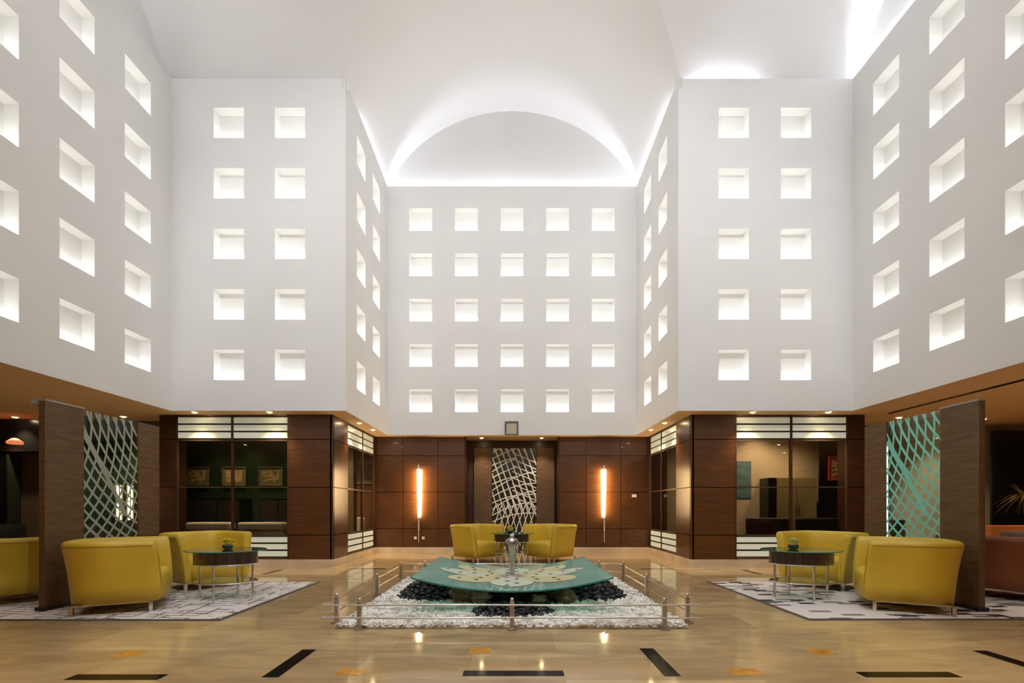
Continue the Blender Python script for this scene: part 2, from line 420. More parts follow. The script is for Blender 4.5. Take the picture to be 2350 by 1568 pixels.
# ------------------------------------------------------------------ soffit
m = MB()
X = [-14, -B, -A, -1.2, 1.2, A, B, 14]; Y = [-5, yn, y0, YW, YB, 14]
for i in range(7):
    for j in range(5):
        xc = (X[i]+X[i+1])/2; yc = (Y[j]+Y[j+1])/2
        open_ = (abs(xc) < A and yn < yc < YB) or (abs(xc) < B and y0 < yc < YW)
        if open_: continue
        if abs(xc) < 1.2 and yc > YB:   # shallow raised pocket over the recess
            m.quad((X[i], Y[j], ZS), (X[i+1], Y[j], ZS), (X[i+1], YB+.18, ZS), (X[i], YB+.18, ZS))
            m.quad((X[i], YB+.18, ZS), (X[i+1], YB+.18, ZS), (X[i+1], YB+.18, ZS+.03), (X[i], YB+.18, ZS+.03))
            m.quad((X[i], YB+.18, ZS+.03), (X[i+1], YB+.18, ZS+.03), (X[i+1], Y[j+1], ZS+.03), (X[i], Y[j+1], ZS+.03))
            continue
        m.quad((X[i], Y[j], ZS), (X[i+1], Y[j], ZS), (X[i+1], Y[j+1], ZS), (X[i], Y[j+1], ZS))
struct('ceiling_soffit', m, soff, 'lower ceiling tinted tan by warm light around the foot of the white walls', 'ceiling')
# slot diffuser on the right
b = MB(); b.box(7.17, 7.24, 3.0, 9.15, ZS-.012, ZS-.001)
tag(b.build('slot_diffuser', black), 'long dark air slot in the tan ceiling on the right', 'vent')

# ------------------------------------------------------------------ ground floor outer shell
m = MB(); m.quad((-14, -5, 0), (-14, 14, 0), (-14, 14, ZS), (-14, -5, ZS)); struct('wall_left_far', m, wood_dk, 'dark far wall of the left lounge', 'wall')
m = MB(); m.quad((14, -5, 0), (14, 14, 0), (14, 14, ZS), (14, -5, ZS)); struct('wall_right_far', m, wood_dk, 'dark far wall of the right lounge', 'wall')
m = MB(); m.quad((-14, -5, 0), (14, -5, 0), (14, -5, ZS), (-14, -5, ZS)); struct('wall_behind', m, cream, 'wall behind the viewer at lobby level', 'wall')

ZR = [.15, .62, 1.55, 2.48]          # joints of the wood cladding
def cladding(m, p0, p1, xs, zr, th=.03, g=.014, mi=0):
    """panels between the joints xs (distances along p0->p1); the room is on the left"""
    p0 = Vector((*p0, 0)); p1 = Vector((*p1, 0)); L = (p1-p0).length; u = (p1-p0)/L; nr = Vector((-u.y, u.x, 0))
    M = Matrix(((u.x, nr.x, 0, p0.x), (u.y, nr.y, 0, p0.y), (0, 0, 1, 0), (0, 0, 0, 1)))
    m.box(0, L, -.06, -th, zr[0], zr[-1], 1, M)
    for i in range(len(xs)-1):
        for j in range(len(zr)-1):
            m.box(xs[i]+g/2, xs[i+1]-g/2, -th, 0, zr[j]+g/2, zr[j+1]-g/2, mi, M)
    return M
ZRT = ZR+[ZS]
YD = 12.2; XI = 3.47; YF = 9.30; XO = 6.85
for s, nm, wd in ((-1, 'left', 'left'), (1, 'right', 'right')):
    # back wall panelling, either side of the recess
    m = MB(); xs = [1.2, 1.885, 2.77, XI]
    if s < 0: cladding(m, (-1.2, YD), (-XI, YD), [x-1.2 for x in xs], ZRT)
    else: cladding(m, (XI, YD), (1.2, YD), [XI-x for x in xs[::-1]], ZRT)
    struct('wall_back_panelling_'+nm, m, [wood, groove], 'walnut panelled back wall to the %s of the glass screen' % wd, 'wall')
    # returns into the recess
    m = MB(); x = s*1.2
    m.box(min(x, x+s*.06), max(x, x+s*.06), YD+.001, 13.2, 0, ZS+.02); struct('wall_recess_'+nm, m, wood_dk, 'dark %s side of the recess' % wd, 'wall')
    # wing box, front: outer pillar and inner pillar
    m = MB()
    if s < 0:
        cladding(m, (-4.34, YF), (-XI, YF)[:2] and (-XI, YF), [0, .87], ZRT) if False else None
    def cl(p, q, xs_, flip):
        if flip: cladding(m, q, p, xs_, ZRT)
        else: cladding(m, p, q, xs_, ZRT)
    # facing -y: direction must run from +x to -x
    xa, xb_ = sorted((s*4.34, s*XI)); cladding(m, (xb_, YF), (xa, YF), [0, xb_-xa], ZRT)
    # inner side of the pillar
    if s < 0: cladding(m, (-XI, YF+.83), (-XI, YF), [0, .83], ZRT)
    else: cladding(m, (XI, YF), (XI, YF+.83), [0, .83], ZRT)
    struct('wall_%s_pillar' % nm, m, [wood, groove], 'walnut clad corner pillar %s of the centre bay' % wd, 'wall')
    m = MB()
    xa, xb_ = sorted((s*XO, s*6.51)); cladding(m, (xb_, YF), (xa, YF), [0, xb_-xa], ZRT)
    m.box(min(s*XO, s*(XO-.06)), max(s*XO, s*(XO-.06)), YF+.06, 10.0, .0, ZS, 0)
    struct('wall_%s_outer_pillar' % nm, m, [wood_dk, groove], 'dark walnut pier at the outer end of the %s window' % wd, 'wall')
    # thin pier at the far end of the inner side
    m = MB(); xa, xb_ = sorted((s*(XI+.001), s*(XI+.06))); m.box(xa, xb_, 12.04, YD-.001, .15, ZS)
    struct('trim_%s_inner_post' % nm, m, wood_dk, 'narrow dark post beside the %s inner window' % wd, 'trim')
    # stone plinths
    m = MB()
    m.box(*sorted((s*XO, s*(XI-.02))), YF-.02, YF+.05, 0, .15)
    m.box(*sorted((s*(XI-.02), s*(XI+.05))), YF+.05, YD, 0, .15)
    m.box(*sorted((s*1.2, s*(XI-.02))), YD-.02, YD+.05, 0, .15)
    struct('baseboard_'+nm, m, stone, 'beige stone plinth under the %s wood walls' % wd, 'baseboard')
    # wing room
    m = MB(); wy = 10.9
    m.quad((s*8.4, wy, 0), (s*(XI+.06), wy, 0), (s*(XI+.06), wy, ZS), (s*8.4, wy, ZS))
    struct('wall_%s_office_back' % nm, m, green_w if s < 0 else cream, '%s rear wall of the room behind the %s window' % ('dark green' if s < 0 else 'beige', wd), 'wall')
    m = MB(); m.quad((s*8.4, YF+.06, 0), (s*8.4, wy, 0), (s*8.4, wy, ZS), (s*8.4, YF+.06, ZS)); 
    m.quad((s*XO, YF+.7, 0), (s*8.4, YF+.7, 0), (s*8.4, YF+.7, ZS), (s*XO, YF+.7, ZS)) if s < 0 else None
    struct('wall_%s_office_side' % nm, m, green_w if s < 0 else cream, 'side wall of the %s room' % wd, 'wall')
    m = MB(); m.quad((s*5.4, wy+.02, 0), (s*5.4, YD+.6, 0), (s*5.4, YD+.6, ZS), (s*5.4, wy+.02, ZS)); m.quad((s*XI, YD+.05, 0), (s*5.4, YD+.05, 0), (s*5.4, YD+.05, ZS), (s*XI, YD+.05, ZS))
    struct('wall_%s_inner_room' % nm, m, mat('inner_room_wall', (.16, .07, .035), .6), 'brown wall seen through the %s inner window' % wd, 'wall')
m = MB(); m.box(-1.2, 1.2, 13.1, 13.2, 0, ZS+.02); struct('wall_recess', m, wood_dk, 'dark back of the central recess', 'wall')
# far walls left and right beyond the wings
m = MB(); m.quad((-14, 10.05, 0), (-8.4, 10.05, 0), (-8.4, 10.05, ZS), (-14, 10.05, ZS)); struct('wall_left_lounge', m, noise_colour(mat('brown_plaster', rough=.7), (.06, .045, .03), (.10, .075, .05), ns=1), 'dim brown end wall of the left lounge', 'wall')
m = MB(); m.quad((8.4, 10.6, 0), (14, 10.6, 0), (14, 10.6, ZS), (8.4, 10.6, ZS))
struct('wall_right_lounge', m, cream, 'beige end wall of the right lounge', 'wall')
m = MB(); m.box(-14, -9.0, 9.75, 10.04, 2.30, ZS-.001); struct('trim_left_bulkhead', m, black, 'black bulkhead at the head of the left lounge wall', 'trim')

# ------------------------------------------------------------------ shopfront windows of the wing boxes
def shop_window(p0, p1, mull, label, arrow):
    """p0->p1 with the lobby on the left"""
    p0 = Vector((*p0, 0)); p1 = Vector((*p1, 0)); L = (p1-p0).length; u = (p1-p0)/L; nr = Vector((-u.y, u.x, 0))
    M = Matrix(((u.x, nr.x, 0, p0.x), (u.y, nr.y, 0, p0.y), (0, 0, 1, 0), (0, 0, 0, 1)))
    fr = MB(); w = .022
    for zz in (.155, .60, 2.45, ZS-.03): fr.box(0, L, -.05, -.005, zz, zz+.03, 0, M)
    fr.box(0, w, -.05, -.005, .15, ZS, 0, M); fr.box(L-w, L, -.05, -.005, .15, ZS, 0, M)
    o = tag(fr.build(window_name(), bronze), label, 'window', None, 'structure')
    g = MB(); g.box(0, L, -.032, -.028, .62, 2.46, 0, M); g.build('glass_pane', tint_gl, o)
    mm = MB(); mm.box(mull-w, mull+w, -.05, .002, .15, ZS, 0, M); mm.build('mullion', wood_dk, o)
    t = MB(); t.box(0, L, -.045, -.003, 1.54, 1.565, 0, M); t.build('transom', bronze, o)
    for (a, b_) in ((w, mull-w), (mull+w, L-w)):
        for z0_, z1_ in ((.19, .60), (2.49, ZS-.035)):
            h = (z1_-z0_)/3
            for k in range(3):
                q = MB(); q.box(a, b_, -.04, -.012, z0_+k*h+.017, z0_+(k+1)*h-.017, 0, M)
                # flat slat; part of its brightness is the glow in the material
                q.build('louvre', louv, o)
            bk = MB(); bk.box(a, b_, -.055, -.05, z0_, z1_, 0, M); bk.build('louvre_backing', groove, o)
    return o
shop_window((-4.34, YF), (-6.51, YF), 1.09, 'wide dark window with white louvres on the left, white sofas behind it', 0)
shop_window((6.51, YF), (4.34, YF), 1.09, 'wide window with white louvres on the right, beige office behind it', 0)
shop_window((-XI, 12.04), (-XI, YF+.83), 12.04-11.16, 'narrow side window with louvres left of the back wall', 0)
shop_window((XI, YF+.83), (XI, 12.04), 11.16-YF-.83, 'narrow side window with louvres right of the back wall', 0)

# ------------------------------------------------------------------ glass screens
RIB = [0]
def ribbon(m, pts, w, U, V, fmap, mi=0):
    """flat ribbon along pts (u,v) clipped to the rectangle [0,U]x[0,V]"""
    RIB[0] += 1
    for i in range(len(pts)-1):
        (u0, v0), (u1, v1) = pts[i], pts[i+1]
        # clip segment
        t0, t1 = 0., 1.; ok = True
        for p, q in ((-(u1-u0), u0), ((u1-u0), U-u0), (-(v1-v0), v0), ((v1-v0), V-v0)):
            if abs(p) < 1e-9:
                if q < 0: ok = False
            else:
                r = q/p
                if p < 0: t0 = max(t0, r)
                else: t1 = min(t1, r)
        if not ok or t0 >= t1: continue
        a = (u0+(u1-u0)*t0, v0+(v1-v0)*t0); b = (u0+(u1-u0)*t1, v0+(v1-v0)*t1)
        dx, dy = u1-u0, v1-v0; L = math.hypot(dx, dy); nx, ny = -dy/L*w/2, dx/L*w/2
        cl = lambda p: (min(max(p[0], 0), U), min(max(p[1], 0), V))
        q = [cl((a[0]+nx, a[1]+ny)), cl((b[0]+nx, b[1]+ny)), cl((b[0]-nx, b[1]-ny)), cl((a[0]-nx, a[1]-ny))]
        m.quad(*[fmap(*p) for p in q], mi)
def arcs(cu, cv, r, a0=0, a1=2*PI, n=90): return [(cu+r*math.cos(a0+(a1-a0)*i/n), cv+r*math.sin(a0+(a1-a0)*i/n)) for i in range(n+1)]
def pattern_side(m, U, V, fmap, w=.032, flip=False, seed=1):
    fm = (lambda u, v_: fmap(U-u, v_)) if flip else fmap
    # two crossing fans of arcs in the upper field, a third fan in the foot
    k = 0
    r = .9
    while r < 3.6:
        ribbon(m, arcs(U+1.15, V+.75, r), w, U, V, fm, 0); r += .118
    r = 1.0
    while r < 3.4:
        ribbon(m, arcs(-1.25, V*.93, r, -1.5, .9), w*.9, U, V, fm, 0); r += .125
    # heavy trunk line running down from the upper left
    ribbon(m, [(-.1+.75*j/12., V*.93-V*.50*(j/12.)**1.15) for j in range(13)], w*2.0, U, V, fm, 0)
    for i in range(9):
        u0 = -.15+i*.125
        ribbon(m, [(u0+.10*math.sin(t*2+i), t*.62) for t in [j/14 for j in range(15)]], w*.8, U, V*.28, fm, 0)
def glass_screen(s, label, film, seed):
    t = thing('glass_screen', label, 'partition', (s*5.19, 5.29, 0))
    # near board, thick, far board; local y runs away from the camera
    n = MB(); n.box(-.035, .035, 0, .485, .0125, 2.335); n.build('near_board', tan_p, t, bevel=.004)
    n = MB(); n.box(-.04, .04, 0, .49, 2.335, 2.36); 
    if s < 0: n.box(-.11, -.04, -.01, .08, 2.29, 2.36)
    n.build('top_rail', tan_rail, t)
    n = MB(); n.box(-.06, .06, -.02, .52, .0125, .05); n.build('plinth', black, t)
    n = MB(); n.box(-.02, .02, 1.34, 1.74, .0125, 2.34); n.build('far_board', tan_p, t, bevel=.004)
    g = MB(); g.box(-.006, .006, .49, 1.34, .08, 2.335); gl = g.build('glass_panel', clear_gl, t)
    p = MB(); xx = -s*.0075; RIB[0] = 0
    pattern_side(p, .85, 2.255, lambda u, v_: (xx-s*RIB[0]*6e-5, .49+u, .08+v_), flip=(s > 0), seed=seed)
    p.build('frosted_pattern', film, gl)
    return t
gs = glass_screen(-1, 'tall patterned glass partition between brown boards on the left rug', frost, 1)
gs2 = glass_screen(1, 'tall teal lit patterned glass partition between brown boards on the right rug', frost_t, 2)
e = MB(); e.box(-.006, .006, 1.333, 1.3385, .1, 2.0); e.build('edge_light', mat('edge_led', (1, 1, 1), .4, emit=(.75, 1, .93), es=.9), gs2)

# central screen on the recess wall
t = thing('glass_screen', 'narrow patterned glass screen flanked by brown boards in the central recess', 'partition', (0, 13.02, 0))
for (x0_, x1_) in ((-1.03, -.55), (.67, 1.15)):
    n = MB(); n.box(x0_, x1_, -.02, .06, .02, E+1.62); n.build('side_board', tan_p, t, bevel=.004)
n = MB(); n.box(-.54, .66, .035, .06, .02, E+1.62); n.build('dark_backing', mat('screen_backing', (.05, .04, .025), .3), t)
g = MB(); g.box(-.54, .66, -.006, .0, .02, E+1.62); gl = g.build('glass_panel', clear_gl, t)
p = MB(); U, V = 1.2, E+1.6
RIB[0] = 0
fm = lambda u, v_: (-.54+u, -.008-RIB[0]*6e-5, .02+v_)
for i in range(9):
    u0 = -.1+i*.16
    ribbon(p, [(u0+.75*(1-(j/24))**1.4*0+(.62*(1-j/24.)), 1.05+j/24.*1.75) for j in range(25)][::-1], .030, U, V, fm)
    ribbon(p, [(u0-.35+.62*(1-j/24.)**.8, V-1.75*(1-j/24.)) for j in range(25)], .026, U, V, fm)
for i in range(13):
    v0 = .75+i*.17
    ribbon(p, [(0+.05*j, v0+.030*j-.0006*j*j+(.012*j*(i % 3-1)*.5)) for j in range(14 if i > 5 else 26)], .028, U, V, fm)
for i in range(10):
    u0 = -.3+i*.16
    ribbon(p, [(u0+.42*(j/16.)**1.2, j/16.*1.25) for j in range(17)], .027, U, V, fm)
    ribbon(p, [(u0+.75-.30*(j/16.), .1+j/16.*1.15) for j in range(17)], .022, U, V, fm)
for i in range(8):
    ribbon(p, [(.55+.65*(j/14.), V-.12-i*.17-.28*(j/14.)) for j in range(15)], .026, U, V, fm)
p.build('frosted_pattern', frost_w, gl)
# hazard tape on the left edge
h = MB()
for k in range(8):
    z = E+.88-k*.125
    h.add([(-.60, -.012, z), (-.555, -.012, z-.05), (-.555, -.012, z-.115), (-.60, -.012, z-.065)], [(0, 1, 2, 3)])
h.build('warning_tape', tape_y, gl)
h = MB(); h.box(-.60, -.555, -.0112, -.0062, E-.13, E+.89)
h.build('tape_ground', black, gl)

# ------------------------------------------------------------------ rugs
def rug(x0, x1, y0_, y1_, m_, label):
    b = MB(); b.box(x0, x1, y0_, y1_, .0015, .010, 1); b.box(x0+.035, x1-.035, y0_+.035, y1_-.035, .0102, .012, 0)
    return tag(b.build('rug', [m_, rug_edge]), label, 'rug')
rug(-9.6, -2.97, 4.88, 7.42, rug_l, 'off-white rug with thin broken black lines on the left')
rug(3.03, 9.6, 4.90, 7.45, rug_r, 'off-white rug with scattered black and grey patches on the right')

# ------------------------------------------------------------------ tub armchairs
def tub_sofa(name, label, lm, lp, loc, rz, group, a=.46, bdepth=.40, ext=.43):
    t = thing(name, label, 'armchair', loc, rz, group)
    n = 3.0; pl = []
    for i in range(33):
        th = PI*i/32; c, s_ = math.cos(th), math.sin(th)
        pl.append(Vector((-a*math.copysign(abs(c)**(2/n), c), bdepth*abs(s_)**(2/n))))
    fwd = [Vector((-a, -ext*(1-k/5.))) for k in range(5)]; bwd = [Vector((a, -ext*(k/5.))) for k in range(1, 6)]
    pl = fwd+pl+bwd; Np = len(pl)
    prof = [(-.035, .13), (-.02, .30), (.0, .48), (.025, .64), (.045, .735), (.042, .770), (.020, .792), (-.020, .797), (-.055, .785), (-.075, .75), (-.088, .62), (-.10, .48), (-.115, .30), (-.12, .13)]
    vs = []; K = len(prof)
    for i, p in enumerate(pl):
        d = pl[min(i+1, Np-1)]-pl[max(i-1, 0)]; d.normalize(); nr = Vector((-d.y, d.x))  # outward
        for (o, z) in prof:
            q = p+nr*o
            if q.y < 0: q.y *= 1-.10*max(0, (z-.30)/.5)**1.5
            vs.append((q.x, q.y, z))
    fs = [(i*K+k, (i+1)*K+k, (i+1)*K+(k+1) % K, i*K+(k+1) % K) for i in range(Np-1) for k in range(K)]
    b = MB(); b.add(vs, fs, 0, True)
    # rounded arm ends
    for end in (0, Np-1):
        ring = [Vector(vs[end*K+k]) for k in range(K)]; c = sum(ring, Vector())/K; prev = [end*K+k for k in range(K)]
        rings = []
        for (sc, push) in ((.86, .018), (.5, .030)):
            rings.append([(c.x+(v_.x-c.x)*sc, v_.y-push, c.z+(v_.z-c.z)*(1-(1-sc)*.25)) for v_ in ring])
        allv = [tuple(v_) for v_ in ring]+rings[0]+rings[1]; ff = []
        for r_ in range(2):
            for k in range(K): ff.append((r_*K+k, r_*K+(k+1) % K, (r_+1)*K+(k+1) % K, (r_+1)*K+k))
        ff.append(tuple(range(2*K, 3*K))); b.add(allv, ff, 0, True)
    sh = b.build('backrest', lm, t); 
    bm = bmesh.new(); bm.from_mesh(sh.data); bmesh.ops.remove_doubles(bm, verts=bm.verts, dist=.0004); bmesh.ops.recalc_face_normals(bm, faces=bm.faces); bm.to_mesh(sh.data); bm.free()
    # piping just below the outer rim
    pts = []
    for i, p in enumerate(pl):
        d = pl[min(i+1, Np-1)]-pl[max(i-1, 0)]; d.normalize(); nr = Vector((-d.y, d.x)); q = p+nr*.046
        if q.y < 0: q.y *= 1-.10*(.44/.5)**1.5
        pts.append((q.x, q.y, .742))
    q = MB(); q.tube(pts, .0045, 6); q.build('piping', lp, t)
    # seat
    out = []
    for i in range(0, Np, 1):
        p = pl[i]; d = pl[min(i+1, Np-1)]-pl[max(i-1, 0)]; d.normalize(); nr = Vector((-d.y, d.x)); out.append(p-nr*.112)
    fy = -ext
    out[0].y = fy; out[-1].y = fy
    nf = 9; front = []
    for k in range(1, nf):
        x = out[-1].x+(out[0].x-out[-1].x)*k/nf; front.append(Vector((x, fy-.055*math.sin(PI*k/nf)**.6)))
    out = out+front; c = sum(out, Vector((0, 0)))/len(out); n_ = len(out)
    lay = [(1.0, .13), (1.0, .30), (1.01, .375), (.985, .412), (.93, .432), (.80, .440), (.45, .444)]
    vs = []; 
    for (sc, z) in lay:
        for p in out: vs.append((c.x+(p.x-c.x)*sc, c.y+(p.y-c.y)*sc, z))
    fs = [(l*n_+k, l*n_+(k+1) % n_, (l+1)*n_+(k+1) % n_, (l+1)*n_+k) for l in range(len(lay)-1) for k in range(n_)]
    fs.append(tuple(range((len(lay)-1)*n_, len(lay)*n_))); fs.append(tuple(range(n_))[::-1])
    b = MB(); b.add(vs, fs, 0, True); b.build('seat', lm, t)
    f_ = MB(); 
    f_.box(-a+.06, a-.06, -.38, -.35, .112, .128); f_.box(-a+.06, a-.06, .29, .32, .112, .128)
    f_.box(-a+.06, -a+.09, -.38, .32, .112, .128); f_.box(a-.09, a-.06, -.38, .32, .112, .128); f_.build('base_frame', chrome, t)
    for sx in (-1, 1):
        for sy in (-.365, .305):
            l_ = MB(); l_.box(sx*(a-.075)-.017, sx*(a-.075)+.017, sy-.017, sy+.017, .012 if abs(loc[0]) > 2 else 0, .112); l_.build('leg', chrome, t)
    return t
def face(dx, dy): return math.atan2(dx, -dy)     # rotation so that local -y looks along (dx,dy)
gname = 'yellow leather tub armchairs'
sofas = [
 ((-4.49, 5.46, 0), (.88, .47), 'yellow leather tub armchair at front left showing its outer back, left of the oval table'),
 ((-4.54, 7.04, 0), (.84, -.54), 'yellow leather tub armchair facing us behind the left oval table'),
 ((-6.12, 5.90, 0), (-.90, .44), 'yellow leather tub armchair cut by the left edge of the photo, beyond the brown board'),
 ((-.80, 10.35, 0), (.74, -.67), 'left yellow tub armchair of the pair in front of the back wall'),
 ((.87, 10.35, 0), (-.74, -.67), 'right yellow tub armchair of the pair in front of the back wall'),
 ((4.60, 7.04, 0), (-.84, -.54), 'yellow leather tub armchair facing us behind the right oval table'),
 ((4.52, 5.48, 0), (-.88, .47), 'yellow leather tub armchair at front right showing its outer back, beside the brown board')]
for loc, f_, lab in sofas: tub_sofa('tub_armchair', lab, yel, yel_p, loc, face(*f_), gname, a=.46)
tub_sofa('tub_armchair', 'russet leather tub armchair cut by the right edge of the photo', red_l, red_l, (6.45, 6.0, 0), face(.92, .38), None, a=.85)

# ------------------------------------------------------------------ oval tables
def ell(a, b_, n=48): return [(a*math.cos(2*PI*k/n), b_*math.sin(2*PI*k/n)) for k in range(n)]
def oval_table(label, loc, rz, ta=.475, tb=.39, aa=.375, ab=.29):
    t = thing('oval_table', label, 'table', loc, rz, 'oval glass topped tables')
    b = MB(); b.prism(ell(ta, tb), .612, .624); tp = b.build('glass_top', tab_gl, t)
    b = MB(); b.tube([(x, y, .618) for x, y in ell(ta, tb)], .0062, 6, 0, True); b.build('glass_edge', edge_gl, tp)
    b = MB(); o = ell(aa, ab); i_ = ell(aa-.02, ab-.02); n = len(o)
    vs = [(x, y, .455) for x, y in o]+[(x, y, .605) for x, y in o]+[(x, y, .605) for x, y in i_]+[(x, y, .455) for x, y in i_]
    fs = [(r*n+k, r*n+(k+1) % n, ((r+1) % 4)*n+(k+1) % n, ((r+1) % 4)*n+k) for r in range(4) for k in range(n)]
    b.add(vs, fs); b.build('apron', ebony, t)
    b = MB(); b.tube([(x, y, .448) for x, y in ell(aa, ab)], .008, 6, 0, True); b.build('apron_rim', chrome, t)
    for (x, y) in ((aa-.04, 0), (-aa+.04, 0), (0, ab-.03), (0, -ab+.03)):
        b = MB(); b.tube([(x, y, .0 if abs(loc[0]) < 2 else .012), (x, y, .61)], .0145, 12); b.build('leg', chrome, t)
    b = MB(); b.prism(ell(aa-.01, ab-.01), .226, .234); sh = b.build('glass_shelf', tab_gl, t)
    b = MB(); b.tube([(x, y, .222) for x, y in ell(aa, ab)], .009, 6, 0, True); b.build('shelf_rim', chrome, sh)
    return t
oval_table('oval glass table with dark apron and chrome legs on the left rug', (-3.62, 6.07, 0), 0)
oval_table('oval glass table with dark apron and chrome legs on the right rug', (3.66, 6.07, 0), 0)
oval_table('oval glass table between the two yellow armchairs at the back wall', (-.01, 9.98, 0), 0, .46, .34, .36, .26)
def posy(label, loc, s, m1, seed):
    rnd = random.Random(seed)
    t = thing('flower_bowl', label, 'flowers', loc, 0, 'small flower bowls on the oval tables')
    b = MB(); b.lathe([(.030*s, 0), (.045*s, .01), (.055*s, .03), (.052*s, .05), (.045*s, .055)], 0, 0, 20); b.build('bowl', vase_m, t)
    for k in range(9):
        b = MB(); a0 = k*2.4; rr = (.008+.0058*k)*s; cx, cy, cz = rr*math.cos(a0), rr*math.sin(a0), (.098-.004*k)*s
        for j in range(5):
            aa_ = j*2*PI/5+a0; L = .034*s; ux, uy = math.cos(aa_), math.sin(aa_); px, py = -uy, ux
            b.add([(cx, cy, cz), (cx+ux*L*.6+px*.011*s, cy+uy*L*.6+py*.014*s, cz+.022*s), (cx+ux*L, cy+uy*L, cz+.026*s), (cx+ux*L*.6-px*.011*s, cy+uy*L*.6-py*.014*s, cz+.022*s)], [(0, 1, 2, 3)], 0, True)
        b.lathe([(.004*s, cz-.02*s), (.007*s, cz+.004*s), (.003*s, cz+.012*s)], cx, cy, 8)
        b.build('blossom', m1, t)
    for k in range(5):
        b = MB(); a0 = k*1.256+.4; ux, uy = math.cos(a0), math.sin(a0); px, py = -uy, ux; L = .075*s
        b.add([(0, 0, .05*s), (ux*L*.5+px*.012*s, uy*L*.5+py*.012*s, .075*s), (ux*L, uy*L, .055*s), (ux*L*.5-px*.012*s, uy*L*.5-py*.012*s, .075*s)], [(0, 1, 2, 3)], 0, True)
        b.build('leaf', petal_g, t)
posy('small bowl of yellow flowers on the left oval table', (-3.66, 6.17, .624), 1.15, petal_y, 1)
posy('small bowl of pale green flowers on the right oval table', (3.62, 6.17, .624), 1.15, mat('flower_cream', (.72, .72, .32), .5), 2)
posy('small bowl of yellow green flowers on the back table', (-.05, 9.98, .624), 1.25, petal_y, 3)

# ------------------------------------------------------------------ fountain
SX, SY0, SY1 = 1.06, 4.99, 7.11
def sag(x): return .43-.145*(1-(x/SX)**2)
t = thing('glass_fountain', 'bowed aqua glass fountain sheet with etched petals and a steel spout over the pebble bed', 'fountain', (0, 6.05, 0))
b = MB(); nx = 32
vs = []
for i in range(nx+1):
    x = -SX+2*SX*i/nx; s0 = sag(x)
    for (y, dz) in ((SY0-6.05, 0), (SY1-6.05, 0), (SY1-6.05, -.016), (SY0-6.05, -.016)): vs.append((x, y, s0+dz))
fs = [(i*4+k, (i+1)*4+k, (i+1)*4+(k+1) % 4, i*4+(k+1) % 4) for i in range(nx) for k in (0, 2)]
b.add(vs, fs, 0, True); sheet = b.build('glass_sheet', sheet_gl, t)
b = MB(); fs = [(i*4+k, (i+1)*4+k, (i+1)*4+(k+1) % 4, i*4+(k+1) % 4) for i in range(nx) for k in (1, 3)]+[(0, 1, 2, 3), (nx*4, nx*4+1, nx*4+2, nx*4+3)]
b.add(vs, fs, 0); b.build('polished_edge', edge_gl, sheet)
# petals laid on the sheet, following its curve
dots = MB()
for k in range(8):
    ang = -PI/2+k*2*PI/8; L = .80 if k % 2 else .72; wd = .235 if k != 0 else .25
    b = MB(); nu, nv = 14, 6; vs = []
    for i in range(nu+1):
        s_ = i/nu; r = .10+L*s_; w_ = wd*math.sin(PI*min(1, s_*.98+.02))**.7*(.5+.7*s_)
        for j in range(nv+1):
            q = (j/nv-.5)*2*w_; x = r*math.cos(ang)-q*math.sin(ang); y = r*math.sin(ang)+q*math.cos(ang)
            x = max(-SX+.03, min(SX-.03, x*1.12)); vs.append((x, y, sag(x)+.004))
    fs = [(i*(nv+1)+j, (i+1)*(nv+1)+j, (i+1)*(nv+1)+j+1, i*(nv+1)+j+1) for i in range(nu) for j in range(nv)]
    b.add(vs, fs, 0, True); b.build('etched_petal', petal if k in (1, 3, 5, 7) else petal_w, sheet)
    for j in range(4):
        rr = .28+.15*j; oo = (-1)**j*.05; x = (rr*math.cos(ang)-oo*math.sin(ang))*1.12; y = rr*math.sin(ang)+oo*math.cos(ang)
        dots.prism([(x+.026*math.cos(q*PI/4), y+.014*math.sin(q*PI/4)) for q in range(8)], sag(x)+.005, sag(x)+.010)
dots.build('black_dots', black, sheet)['kind'] = 'stuff'
# splash ring of clear white around the foot of the spout
b = MB()
for k in range(26):
    a0 = k*2*PI/26; L = .16+.10*((k*7) % 5)/5
    x1_, y1_ = math.cos(a0)*L*1.3, math.sin(a0)*L
    b.add([(math.cos(a0-.05)*.04, math.sin(a0-.05)*.04, .293), (x1_, y1_, sag(x1_)+.006), (math.cos(a0+.05)*.04, math.sin(a0+.05)*.04, .293)], [(0, 1, 2)])
b.build('etched_star', petal_w, sheet)
# spout: post, head and the two loops that frame it
b = MB(); b.lathe([(.034, .285), (.034, .50), (.036, .56), (.045, .62), (.052, .68), (.052, .72), (.042, .75), (.024, .765), (.024, .78), (.030, .79), (.030, .805), (.020, .818), (.004, .824)], 0, 0, 24)
sp = b.build('spout', steel, t)
for s in (-1, 1):
    b = MB(); pts = [(s*.022, 0, .765), (s*.055, 0, .752), (s*.078, 0, .72), (s*.082, 0, .68), (s*.072, 0, .63), (s*.055, 0, .57), (s*.038, 0, .52), (s*.033, 0, .50)]
    b.tube(pts, .008, 8); b.build('spout_loop', chrome, sp)
b = MB(); b.lathe([(.075, .262), (.075, .285), (.045, .292), (.034, .30)], 0, 0, 24); b.build('spout_collar', steel, sp)
# support under the sheet
b = MB(); b.box(-.34, .34, -.30, .30, .03, .255); b.build('stone_block', noise_colour(mat('dark_block', rough=.4), (.04, .025, .018), (.08, .05, .035), ns=3), t, bevel=.02)
for s in (-1, 1):
    b = MB(); b.lathe([(.09, .02), (.10, .06), (.14, .16), (.19, .262)], s*.02, -.52 if s < 0 else .52, 24); b.build('glass_cone', clear_gl, t)
